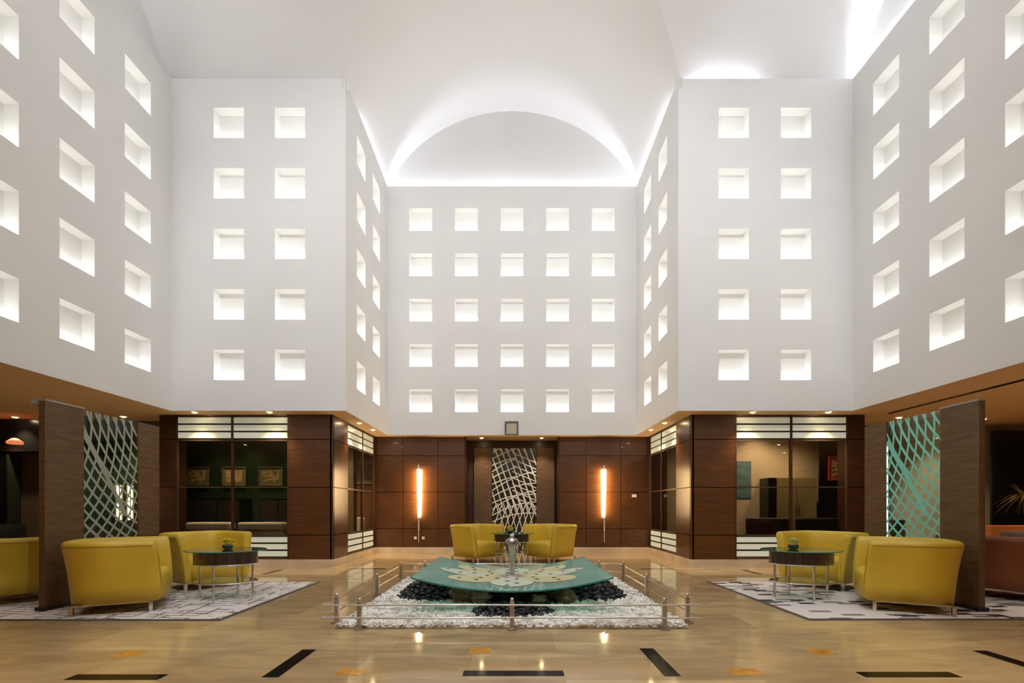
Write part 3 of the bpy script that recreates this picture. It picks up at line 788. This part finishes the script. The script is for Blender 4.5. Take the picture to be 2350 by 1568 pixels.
# rocks left and right of the block
for i, (x, y, r) in enumerate(((-.55, 5.75, .13), (.52, 5.80, .15), (.62, 5.62, .10), (-.38, 5.62, .10), (.30, 5.55, .07))):
    me = bmesh.new(); bmesh.ops.create_icosphere(me, subdivisions=3, radius=1)
    rnd = random.Random(i)
    for v_ in me.verts:
        k = 1+.18*math.sin(5*v_.co.x+i)+.12*math.sin(7*v_.co.y+2*i)+.1*math.cos(9*v_.co.z); v_.co *= k
        v_.co.x *= r*1.3; v_.co.y *= r; v_.co.z *= r*.9
    d = bpy.data.meshes.new('rock'); me.to_mesh(d); me.free(); d.materials.append(rock)
    o = bpy.data.objects.new('rock', d); C.objects.link(o); o.location = (x, y, .03+r*.75)
    tag(o, ['brown rock under the glass sheet, left of the dark block', 'largest brown rock under the glass sheet, right of the dark block', 'smaller brown rock in front of the largest rock', 'small brown rock in front of the dark block, left', 'smallest brown rock at the front right of the dark block'][i], 'rock', 'rocks under the fountain')

# pebble bed
BX, BY0, BY1 = 1.68, 4.56, 7.72
def ico(sub):
    bm = bmesh.new(); bmesh.ops.create_icosphere(bm, subdivisions=sub, radius=1)
    V_ = np.array([v_.co[:] for v_ in bm.verts]); F_ = [[v_.index for v_ in f.verts] for f in bm.faces]; bm.free(); return V_, np.array(F_)
def pebbles(name, pts, m_, sub, rmin, rmax, flat=.6, parent=None, base=None):
    V_, F_ = ico(sub); rng = np.random.default_rng(3); n = len(pts)
    r = rng.uniform(rmin, rmax, n); th = rng.uniform(0, 2*PI, n); e = rng.uniform(.65, 1., n)
    vs = np.zeros((n, len(V_), 3))
    x = V_[None, :, 0]*r[:, None]; y = V_[None, :, 1]*(r*e)[:, None]; z = V_[None, :, 2]*(r*flat)[:, None]
    tilt = rng.normal(0, .35, n); z2 = z+x*np.sin(tilt)[:, None]
    vs[:, :, 0] = x*np.cos(th)[:, None]-y*np.sin(th)[:, None]+np.array(pts)[:, None, 0]
    vs[:, :, 1] = x*np.sin(th)[:, None]+y*np.cos(th)[:, None]+np.array(pts)[:, None, 1]
    vs[:, :, 2] = z2+np.array(pts)[:, None, 2]
    fs = (F_[None]+(np.arange(n)*len(V_))[:, None, None]).reshape(-1, 3)
    vs = vs.reshape(-1, 3)
    vl = vs.tolist(); fl_ = fs.tolist()
    if base:
        o_ = len(vl); vl += base[0]; fl_ += [[i+o_ for i in f] for f in base[1]]
    me = bpy.data.meshes.new(name); me.from_pydata(vl, [], fl_); me.materials.append(m_)
    me.polygons.foreach_set('use_smooth', [True]*len(me.polygons)); me.update()
    o = bpy.data.objects.new(name, me); C.objects.link(o)
    return o
rng = np.random.default_rng(11)
pts = []
for i in range(15000):
    x = rng.uniform(-BX, BX); y = BY0+(BY1-BY0)*rng.random()**1.25
    pts.append((x, y, .030+rng.uniform(-.006, .012)))
# a few stray stones outside the straight edge
base = ([[-BX, BY0, .0], [BX, BY0, .0], [BX, BY1, .0], [-BX, BY1, .0], [-BX+.01, BY0+.01, .027], [BX-.01, BY0+.01, .027], [BX-.01, BY1-.01, .027], [-BX+.01, BY1-.01, .027]],
        [[4, 5, 6, 7], [0, 1, 5, 4], [1, 2, 6, 5], [2, 3, 7, 6], [3, 0, 4, 7], [0, 3, 2, 1]])
tag(pebbles('white_gravel', pts, peb_w, 1, .011, .021, .7, base=base), 'bed of small white marble chips inside the low railing', 'gravel', None, 'stuff')
# black pebble mounds
mounds = [(-.99, 6.12, .44, .36, .26, 'left'), (.99, 6.12, .44, .36, .26, 'right'), (0., 5.17, .42, .30, .09, 'front'), (0., 5.62, .50, .22, .06, 'front')]
V2, F2 = ico(2)
protos = []
for k in range(4):
    bm = bmesh.new(); bmesh.ops.create_icosphere(bm, subdivisions=2, radius=1)
    for v_ in bm.verts:
        v_.co.x *= 1.0; v_.co.y *= .78-.05*k; v_.co.z *= .55
        v_.co *= 1+.08*math.sin(3*v_.co.x+k*2)+.06*math.cos(4*v_.co.y+k)
    d = bpy.data.meshes.new('river_pebble'); bm.to_mesh(d); bm.free(); d.materials.append(peb_k)
    d.polygons.foreach_set('use_smooth', [True]*len(d.polygons)); protos.append(d)
counts = (100, 100, 82, 18); rnd = random.Random(5); left_over = []
for mi_, (cx, cy, ra, rb, h_, nm) in enumerate(mounds):
    placed = []; tries = 0
    while len(placed) < counts[mi_] and tries < 9000:
        tries += 1
        a0 = rnd.uniform(-PI, 0) if rnd.random() < .8 else rnd.uniform(0, PI); q = math.sqrt(rnd.random())
        x = cx+ra*q*math.cos(a0)*1.05; y = cy+rb*q*math.sin(a0)*1.05; z = .035+h_*max(0, 1-q**1.6)
        r = rnd.uniform(.028, .048)
        if all((x-p[0])**2+(y-p[1])**2+((z-p[2])*1.3)**2 > (.72*(r+p[3]))**2 for p in placed):
            placed.append((x, y, z, r))
    for (x, y, z, r) in placed:
        o = bpy.data.objects.new('river_pebble', protos[rnd.randrange(4)]); C.objects.link(o)
        o.location = (x, y, z); o.scale = (r, r, r); o.rotation_euler = (rnd.uniform(-.4, .4), rnd.uniform(-.4, .4), rnd.uniform(0, 6.28))
        tag(o, {'left': 'smooth black pebble in the heap left of the fountain', 'right': 'smooth black pebble in the heap right of the fountain', 'front': 'smooth black pebble in the low heap at the front of the fountain'}[nm],
            'pebble', {'left': 'black pebbles in the left heap', 'right': 'black pebbles in the right heap', 'front': 'black pebbles in the front heap'}[nm])
    for k in range(int(300*ra*rb/.19)):
        a0 = rnd.uniform(-PI, PI); q = math.sqrt(rnd.random()); left_over.append((cx+ra*q*math.cos(a0), cy+rb*q*math.sin(a0), .018+h_*max(0, 1-q**1.6)-.012))
for k in range(220):
    left_over.append((rnd.uniform(-.95, .95), rnd.uniform(5.75, 6.5), .045))
bases = [[], []]
for (cx, cy, ra, rb, h_, nm) in mounds:
    o_ = len(bases[0]); nr_, na = 6, 24
    for i in range(nr_+1):
        q = i/nr_
        for k in range(na): bases[0].append([cx+ra*q*math.cos(2*PI*k/na), cy+rb*q*math.sin(2*PI*k/na), .01+h_*(1-q**1.6)])
    bases[1] += [[o_+i*na+k, o_+i*na+(k+1) % na, o_+(i+1)*na+(k+1) % na, o_+(i+1)*na+k] for i in range(nr_) for k in range(na)]
tag(pebbles('river_pebble_heap', left_over, peb_k, 1, .022, .036, .6, base=bases), 'remaining small black pebbles filling the heaps around the fountain', 'pebbles', 'black pebble heaps', 'stuff')

# ------------------------------------------------------------------ railing round the bed
t = thing('low_railing', 'low steel railing with two bars around the pebble bed', 'railing', (0, 6.16, 0))
def post(x, y):
    b = MB(); b.box(x-.021, x+.021, y-.021, y+.021, .012, .262); p = b.build('post', steel, t, bevel=.003)
    b = MB(); b.box(x-.042, x+.042, y-.042, y+.042, 0, .014); b.build('foot_plate', steel, p)
    b = MB(); b.lathe([(.006, .262), (.012, .266), (.019, .276), (.019, .286), (.012, .297), (.003, .301)], x, y, 14); b.build('finial', steel, p)
RY0, RY1 = 4.53-6.16, 7.80-6.16
for x in (-1.44, 0, 1.44): post(x, RY0)
for x in (-1.42, 1.42): post(x, RY1)
for s in (-1, 1):
    for y in (4.79, 6.23, 7.57): post(s*1.752, y-6.16)
for z in (.116, .236):
    for (p, q) in (((-1.78, RY0), (1.78, RY0)), ((-1.752, RY1), (1.752, RY1)), ((-1.752, RY0-.03), (-1.752, RY1)), ((1.752, RY0-.03), (1.752, RY1))):
        dx = .0
        b = MB(); n_ = 9; pts = []
        for k in range(n_):
            f_ = k/(n_-1); pts.append((p[0]+(q[0]-p[0])*f_, p[1]+(q[1]-p[1])*f_-(.026 if p[1] == q[1] and p[1] < 0 else 0), z+.003*math.sin(f_*9+z*20)))
        b.tube(pts, .0085, 8); b.build('bar', chrome, t)

# ------------------------------------------------------------------ wall sconces
def sconce(x, label):
    t = thing('wall_sconce', label, 'lamp', (x, YD-.10, E-.88), 0, 'tall glowing sconces on the back wall')
    b = MB(); b.lathe([(.008, .62), (.022, .70), (.040, 1.2), (.046, 1.62), (.046, 1.83), (.036, 1.86)], 0, 0, 16); b.build('glass_shade', sconce_m, t)
    b = MB(); b.lathe([(.006, .0), (.010, .02), (.012, .30), (.020, .32), (.024, .56), (.018, .64)], 0, 0, 12); b.build('stem', mat('sconce_metal', (.75, .70, .62), .3, .6), t)
    b = MB(); b.add([(-.045, 0, 1.90), (0, 0, 1.99), (.0, 0, 1.86)], [(0, 1, 2)]); b.lathe([(.036, 1.86), (.010, 1.93), (.003, 2.0)], 0, 0, 10); b.build('tip', chrome, t)
    b = MB(); b.box(-.02, .02, .02, .10, .55, .60); b.box(-.02, .02, .02, .10, 1.5, 1.54); b.build('wall_bracket', bronze, t)
sconce(-2.355, 'tall glowing wall sconce left of the centre armchairs')
sconce(2.33, 'tall glowing wall sconce right of the centre armchairs')

# ------------------------------------------------------------------ downlights
def downlight(x, y, label, z=ZS, power=26, ang=95, group='round downlights in the tan ceiling', es=1.0):
    t = thing('downlight', label, 'ceiling light', (x, y, z), 0, group)
    b = MB(); n = 20; ro, ri = .058, .042
    vs = [(ro*math.cos(2*PI*k/n), ro*math.sin(2*PI*k/n), -.001) for k in range(n)]+[(ro*math.cos(2*PI*k/n), ro*math.sin(2*PI*k/n), -.010) for k in range(n)]+[(ri*math.cos(2*PI*k/n), ri*math.sin(2*PI*k/n), -.010) for k in range(n)]
    b.add(vs, [(r*n+k, r*n+(k+1) % n, (r+1)*n+(k+1) % n, (r+1)*n+k) for r in range(2) for k in range(n)]); b.build('trim_ring', off_white, t)
    b = MB(); b.lathe([(ri, -.004), (ri*.9, -.010), (ri*.5, -.016), (.004, -.019)], 0, 0, 16); b.build('lens', lamp_w, t)
    L = bpy.data.lights.new('spot', 'SPOT'); L.energy = power*1.8; L.spot_size = math.radians(ang); L.spot_blend = .8; L.color = (1, .72, .42); L.shadow_soft_size = .03
    o = bpy.data.objects.new('spot', L); C.objects.link(o); o.parent = t; o.location = (0, 0, -.03)
    return t
downlight(-6.0, 9.06, 'downlight above the left end of the left window')
downlight(-4.58, 9.06, 'downlight above the right end of the left window')
downlight(4.55, 9.06, 'downlight above the left end of the right window')
downlight(5.98, 9.06, 'downlight above the right end of the right window')
downlight(-3.25, 10.2, 'nearer downlight above the left side window'); downlight(-3.22, 11.1, 'farther downlight above the left side window')
downlight(3.25, 10.2, 'nearer downlight above the right side window'); downlight(3.22, 11.1, 'farther downlight above the right side window')
downlight(-.80, 12.6, 'left downlight over the central recess', ZS+.03, 20); downlight(.78, 12.6, 'right downlight over the central recess', ZS+.03, 20)
downlight(7.75, 9.6, 'downlight left of the right patterned screen', power=30); downlight(9.6, 9.76, 'downlight right of the right brown board', power=22)
downlight(-9.9, 9.55, 'downlight near the left edge above the left lounge', power=30); downlight(-7.7, 9.5, 'downlight behind the left patterned screen', power=30)
for x, y, w in ((8.9, 3.0, 'near right'), (9.6, 6.6, 'far right')): downlight(x, y, 'added downlight above the %s lounge floor' % w, power=75, ang=120)  # unseen lamps added to brighten the soffit on the right
for x, y, w in ((-7.6, 5.0, 'left'), (7.6, 5.0, 'right')): downlight(x, y, 'downlight out over the %s lounge seating' % w, power=40)
for x, y, w in ((-4.2, 1.6, 'left'), (4.2, 1.6, 'right'), (-1.4, -1.2, 'centre left'), (1.4, -1.2, 'centre right')): downlight(x, y, 'downlight near the viewer, %s' % w, power=60, ang=120)

# ------------------------------------------------------------------ things on the back wall
t = thing('emergency_sign', 'small framed sign box with a pale face at the foot of the white back wall', 'sign', (-.01, YB, 0))
b = MB(); b.box(-.165, .165, -.05, -.001, ZS+.0, ZS+.335); b.build('frame', mat('olive_frame', (.10, .07, .03), .4), t)
b = MB(); b.box(-.125, .125, -.054, -.0495, ZS+.02, ZS+.28); b.build('face', mat('sign_face', (.48, .44, .30), .4), t)
b = MB(); b.lathe([(.045, 0), (.045, .012), (.030, .03), (.012, .04)], 0, 0, 16)
o = b.build('smoke_detector', mat('grey_plastic', (.12, .115, .11), .4)); o.location = (-.035, YB, E+(1166-971)/F*YB); o.rotation_euler = (PI/2, 0, 0)
tag(o, 'small round grey sensor just above the sign box', 'detector')
b = MB(); b.box(3.05, 3.17, YD-.008, YD-.0005, E+.27, E+.345)
tag(b.build('notice_plate', off_white, bevel=.002), 'small blank pale plate on the panelling right of the right sconce', 'plate')
for x, w in ((-2.46, 'left'), (-2.26, 'right')):
    b = MB(); b.box(x-.035, x+.035, YD-.010, YD-.0005, E-.80, E-.73); b.box(x-.014, x+.014, YD-.014, YD-.010, E-.78, E-.75)
    tag(b.build('power_socket', off_white, bevel=.002), 'pale power socket on the %s of the left sconce stem' % w, 'socket', 'power sockets')

# ------------------------------------------------------------------ behind the left window
def picture(x0, x1, z0, z1, y, label, fm_, mm, cols, scale=(3, 1, 6)):
    t = thing('framed_picture', label, 'picture', ((x0+x1)/2, y, z0), 0, 'framed pictures' if False else None)
    w = (x1-x0)/2; h_ = z1-z0
    b = MB()
    for (a_, b_, c_, d_) in ((-w, w, 0, .02), (-w, w, h_-.02, h_), (-w, -w+.02, .02, h_-.02), (w-.02, w, .02, h_-.02)): b.box(a_, b_, -.03, -.001, c_, d_)
    b.build('frame', fm_, t)
    b = MB(); b.box(-w+.02, w-.02, -.012, -.002, .02, h_-.02); b.build('mat_board', mm, t)
    b = MB(); b.box(-w+.085, w-.085, -.016, -.0122, .085, h_-.085)
    m_ = noise_colour(mat('picture_'+label[:12]+str(round(x0, 2)), rough=.7), cols[0], cols[1], scale, ns=2.5, detail=3, lo=.42, hi=.55); b.build('print', m_, t)
    return t
gold = mat('gilt_frame', (.42, .34, .16), .35, .5); mtb = mat('green_mat', (.17, .20, .12), .7)
for x0_, lab, cc in ((-7.41, 'framed landscape print, leftmost of three behind the left window', ((.16, .12, .05), (.50, .38, .18))), (-6.57, 'framed drawing, middle of the three behind the left window', ((.42, .30, .17), (.60, .45, .27))), (-5.74, 'framed landscape print, rightmost of three behind the left window', ((.15, .11, .05), (.44, .36, .18)))):
    picture(x0_, x0_+.54, E+.50, E+.93, 10.88, lab, gold, mtb, cc)
def tufted_sofa(x0, x1, y, label, back=1):
    t = thing('tufted_sofa', label, 'sofa', ((x0+x1)/2, y, 0), .05, 'white tufted sofas')
    w = (x1-x0)/2
    b = MB(); b.box(-w, w, 0, .16, .30, .70); b.box(-w-.03, w+.03, -.04, .20, .70, .86); b.build('backrest', white_l, t, bevel=.04)
    b = MB(); b.box(-w, w, .16, .68, .16, .42); b.build('seat', white_l, t, bevel=.03)
    b = MB()
    for k in range(8):
        x = -w+.10+(2*w-.2)*k/7; b.lathe([(.013, .0), (.010, .008), (.003, .012)], 0, 0, 8)
        vs = b.v[-(24+16):]
        b.v[-40:] = [(x+p[0], -.004-p[2], .66+p[1]) for p in vs]
    b.build('tufting_buttons', mat('grey_button', (.20, .19, .17), .5), t)
    for sx in (-1, 1):
        for yy in (.04, .62):
            b = MB(); b.box(sx*(w-.05)-.02, sx*(w-.05)+.02, yy, yy+.04, 0, .30 if yy < .1 else .16); b.build('leg', chrome, t)
tufted_sofa(-6.50, -5.68, 9.62, 'white tufted sofa behind the left window, left of the mullion')
tufted_sofa(-5.46, -4.62, 9.62, 'white tufted sofa behind the left window, right of the mullion')
# dark cabinets below the pictures
for x0_, x1_, w in ((-7.4, -5.9, 'left'), (-5.5, -4.2, 'right')):
    t = thing('sideboard', 'black sideboard under the framed pictures behind the left window, %s one' % w, 'cabinet', ((x0_+x1_)/2, 10.63, 0), 0, 'black sideboards'); h_ = (x1_-x0_)/2
    b = MB(); b.box(-h_, h_, -.23, .23, 0, E+.20); b.build('body', black, t)
    for k in range(3):
        b = MB(); b.box(-h_+.02+k*(2*h_-.02)/3, -h_+(k+1)*(2*h_-.02)/3, -.245, -.2305, .06, E+.17); b.build('door', blackm, t)
# room beside the left inner window
b = MB(); vs = []; 
for i in range(40):
    x = -3.62-.025*math.sin(i*1.25); y = 10.50+.45*i/39; vs += [(x, y, .45), (x, y, 2.47)]
b.add(vs, [(2*i, 2*i+2, 2*i+3, 2*i+1) for i in range(39)], 0, True)
tag(b.build('curtain', curtain), 'cream curtain at the near edge of the left side window', 'curtain')
t = thing('white_chair', 'white upholstered chair behind the left side window', 'chair', (-3.86, 11.72, 0), -.35)
b = MB(); b.box(-.20, .20, .10, .20, .42, .92); b.build('backrest', white_l, t, bevel=.04)
b = MB(); b.box(-.20, .20, -.30, .12, .30, .46); b.build('seat', white_l, t, bevel=.04)
for sx in (-.17, .17):
    for sy in (-.26, .15):
        b = MB(); b.box(sx-.015, sx+.015, sy-.015, sy+.015, 0, .30); b.build('leg', chrome, t)
picture(-4.12, -3.83, E+.62, E+1.20, YD+.04, 'grey framed print behind the left side window, left one', off_white, mat('pale_mat', (.35, .33, .28), .7), ((.10, .10, .09), (.40, .36, .30)))
picture(-3.79, -3.50, E+.62, E+1.20, YD+.04, 'grey framed print behind the left side window, right one', off_white, mat('pale_mat', (.35, .33, .28), .7), ((.08, .08, .07), (.36, .33, .28)))

# ------------------------------------------------------------------ behind the right window
picture(6.92, 7.30, E+.60, E+1.12, 10.5, 'red framed picture behind the right window', mat('red_frame', (.50, .07, .04), .5), mat('red_mat', (.45, .10, .06), .6), ((.10, .06, .05), (.55, .45, .35)))
b = MB(); b.box(6.75, 8.3, 10.52, 10.56, .0, ZS-.01)
tag(b.build('dark_partition', black), 'dark partition carrying the red framed picture', 'partition')
t = thing('poster', 'blue poster on the beige wall behind the right window', 'poster', (5.27, 10.899, E+.22))
b = MB(); b.box(-.16, .16, -.015, -.001, 0, .84); b.build('sheet', noise_colour(mat('blue_poster', rough=.4), (.03, .10, .16), (.16, .26, .32), (1, 1, 2), ns=3), t)
t = thing('wardrobe', 'pale olive cupboard with two doors behind the right window', 'cabinet', (6.3, 10.88, 0))
b = MB(); b.box(-.50, .38, -.36, -.005, 0, E+.66); b.build('body', mat('olive_board', (.30, .25, .13), .5), t)
for x0_, x1_ in ((-.49, -.06), (-.05, .37)):
    b = MB(); b.box(x0_, x1_, -.385, -.362, .04, E+.65); d_ = b.build('door', mat('olive_board', (.30, .25, .13), .5), t)
    b = MB(); b.box(x1_-.03 if x0_ < -.2 else x0_+.02, x1_-.02 if x0_ < -.2 else x0_+.03, -.40, -.386, 1.0, 1.2); b.build('handle', chrome, d_)
b = MB(); b.box(5.62, 5.79, 10.5, 10.88, 0, E+.66); tag(b.build('tall_cabinet', black, bevel=.004), 'narrow black cabinet left of the olive cupboard', 'cabinet')
def office_chair(x, y, rz, label):
    t = thing('lounge_chair', label, 'chair', (x, y, 0), rz, 'black lounge chairs in the right office')
    b = MB(); b.box(-.42, .42, .0, .12, .42, .95); b.build('backrest', blackm, t, bevel=.04)
    b = MB(); b.box(-.42, .42, .10, .62, .28, .46); b.build('seat', blackm, t, bevel=.04)
    for sx in (-.44, .44):
        b = MB(); b.tube([(sx, .05, 0), (sx, .02, .5), (sx, .02, .93)], .012, 8); b.tube([(sx, .55, 0), (sx, .5, .55), (sx, .02, .62)], .012, 8); b.build('side_frame', chrome, t)
office_chair(5.15, 9.62, 0, 'black lounge chair with chrome frame behind the right window, left one')
office_chair(6.15, 9.62, 0, 'black lounge chair with chrome frame behind the right window, right one')
t = thing('desk', 'dark desk with slatted front behind the right window, left of the chairs', 'desk', (4.22, 10.1, 0))
b = MB(); b.box(-.45, .30, -.25, .25, .72, .76); b.build('desk_top', black, t)
for sx in (-.42, .27):
    b = MB(); b.box(sx-.02, sx+.02, -.23, .23, 0, .72); b.build('leg', chrome, t)
# lamps inside the rooms
for k, (x, y) in enumerate(((-6.6, 10.35), (-5.9, 10.45), (-5.0, 10.35), (-4.3, 10.45))): downlight(x, y, 'small spotlight behind the left window, %s from the left' % ordinal[k], power=16, group='spotlights behind the left window')
for k, (x, y) in enumerate(((4.6, 10.2), (5.5, 10.4), (6.1, 10.1))): downlight(x, y, 'ceiling spot behind the right window, %s from the left' % ordinal[k], power=30, ang=140, group='spotlights behind the right window')
for k, x in enumerate((-6.05, -5.0)): downlight(x, 9.70, 'added spotlight over the white tufted sofa, %s one' % ('left', 'right')[k], power=42, group='spotlights behind the left window')  # extra lamps added so the white sofas come out brighter
downlight(-3.95, 11.2, 'ceiling spot behind the left side window', power=150)

# ------------------------------------------------------------------ left lounge
for x, y, s, lab in ((-7.46, 9.1, 1., 'tall glowing lantern seen through the left glass screen, left one'), (-7.25, 9.1, 1., 'tall glowing lantern seen through the left glass screen, right one')):
    t = thing('floor_lantern', lab, 'lamp', (x, y, 0), 0, 'lanterns beyond the left screen')
    b = MB(); b.box(-.028, .028, -.028, .028, .92, 1.58); b.build('lamp_shade', lantern_m, t, bevel=.01)
    b = MB()
    for sx in (-.036, .036):
        for sy in (-.036, .036): b.box(sx-.006, sx+.006, sy-.006, sy+.006, .0, 1.62)
    for z in (.90, 1.27, 1.60): b.box(-.042, .042, -.042, -.034, z, z+.015); b.box(-.042, .042, .034, .042, z, z+.015)
    b.build('frame', bronze, t)
    b = MB(); b.box(-.07, .07, -.07, .07, 0, .02); b.build('base', bronze, t)
for x, z, lab in ((-9.75, E+1.25, 'orange glass pendant lamp hanging near the left edge'), (-10.45, E+1.12, 'red glass pendant lamp at the very left edge')):
    t = thing('pendant_lamp', lab, 'lamp', (x, 9.4, z))
    b = MB(); b.lathe([(.11, 0), (.13, .02), (.12, .05), (.05, .11), (.012, .12)], 0, 0, 20); b.build('lamp_shade', red_lamp, t)
    b = MB(); b.tube([(0, 0, .12), (0, 0, ZS-z-.002)], .004, 6); b.build('cord', black, t)
t = thing('display_cabinet', 'dark glazed display cabinet with a steel edge at the left end wall', 'cabinet', (-10.6, 9.8, 0))
b = MB(); b.box(-.95, .30, -.02, .2, 0, 2.25); b.build('body', black, t)
for k in range(5):
    b = MB(); b.box(-.9, .10, -.03, -.021, .4+k*.38, .415+k*.38); b.build('shelf', mat('dark_steel', (.10, .12, .10), .3, .8), t)
b = MB(); b.box(.30, .34, -.04, .2, 0, 2.25); b.build('steel_edge', mat('dark_steel', (.10, .12, .10), .3, .8), t)
b = MB(); b.box(-10.6, -8.6, 7.9, 8.5, 0, .86)
tag(b.build('buffet_counter', black, bevel=.01), 'low black counter behind the cut-off yellow armchair at far left', 'counter')

# ------------------------------------------------------------------ right lounge
t = thing('folding_screen', 'tall black panels standing before the beige end wall at far right', 'partition', (10.4, 10.1, 0))
b = MB(); b.box(-.28, .55, .0, .05, 0, 2.78); b.build('panel', black, t)
b = MB(); b.box(.60, 2.4, -.15, -.10, 0, 2.82); b.build('panel', black, t)
t = thing('potted_palm', 'spiky palm on a slender trunk at the right edge', 'plant', (9.85, 9.2, 0))
b = MB(); b.lathe([(.14, 0), (.20, .04), (.22, .40), (.19, .42)], 0, 0, 20); b.build('pot', black, t)
b = MB(); b.tube([(0, 0, .40), (.02, .01, .8), (-.01, 0, 1.38)], [.022, .018, .016], 8); b.build('trunk', mat('palm_trunk', (.08, .06, .04), .8), t)
rnd = random.Random(4); b = MB()
for k in range(90):
    a0 = rnd.uniform(0, 2*PI); el = rnd.uniform(-.3, 1.2); L = rnd.uniform(.32, .52); w_ = .010
    ux, uy = math.cos(a0), math.sin(a0); px, py = -uy*w_, ux*w_; P_ = []
    for j in range(5):
        f_ = j/4; r_ = L*f_*math.cos(el)+.02; z = 1.38+L*f_*math.sin(el)-.22*f_*f_*(1.2-el*.4)
        k_ = 1-f_*.9; P_ += [(ux*r_+px*k_, uy*r_+py*k_, z), (ux*r_-px*k_, uy*r_-py*k_, z)]
    b.add(P_, [(2*j, 2*j+1, 2*j+3, 2*j+2) for j in range(4)])
b.build('foliage', leaf, t)
b = MB(); b.box(7.6, 8.65, 7.60, 8.1, 0, .86); tag(b.build('timber_counter', orange_w, bevel=.006), 'orange wood counter behind the russet armchair', 'counter')
t = thing('grey_sofa', 'grey fabric sofa behind the russet armchair at the right edge', 'sofa', (7.9, 7.0, 0))
b = MB(); b.box(-.6, .9, 0, .2, .12, .80); b.build('backrest', grey_f, t, bevel=.04)
b = MB(); b.box(-.6, .9, .2, .55, .12, .42); b.build('seat', grey_f, t, bevel=.04)
for sx in (-.52, .82):
    for yy in (.06, .48):
        b = MB(); b.box(sx-.02, sx+.02, yy-.02, yy+.02, .012, .12); b.build('leg', chrome, t)
t = thing('black_chair', 'black chair seen past the outer pier of the right window', 'chair', (7.35, 9.0, 0), .3)
b = MB(); b.box(-.22, .22, .1, .16, .45, .92); b.build('backrest', blackm, t, bevel=.02)
b = MB(); b.box(-.22, .22, -.28, .12, .42, .48); b.build('seat', blackm, t, bevel=.02)
for sx in (-.19, .19):
    for yy in (-.25, .12):
        b = MB(); b.box(sx-.012, sx+.012, yy-.012, yy+.012, 0, .42); b.build('leg', chrome, t)

# ------------------------------------------------------------------ camera, world, colour
cam = bpy.data.cameras.new('camera'); co = bpy.data.objects.new('camera', cam); C.objects.link(co)
co.location = (0, 0, E); co.rotation_euler = (PI/2, 0, 0)
cam.sensor_width = 36; cam.lens = 36*F/2350; cam.shift_y = (1166-784)/2350; cam.clip_start = .05; cam.clip_end = 60
SC.camera = co
w = bpy.data.worlds.new('world'); SC.world = w; w.use_nodes = True
w.node_tree.nodes['Background'].inputs[0].default_value = (.5, .5, .5, 1); w.node_tree.nodes['Background'].inputs[1].default_value = 0.02
SC.view_settings.view_transform = 'Standard'; SC.view_settings.look = 'None'; SC.view_settings.gamma = 1
SC.view_settings.exposure = 1.06
SC.cycles.use_denoising = True
SC.cycles.max_bounces = 12; SC.cycles.diffuse_bounces = 7; SC.cycles.glossy_bounces = 4; SC.cycles.transparent_max_bounces = 16
SC.cycles.sample_clamp_indirect = 5; SC.cycles.caustics_reflective = False; SC.cycles.caustics_refractive = False
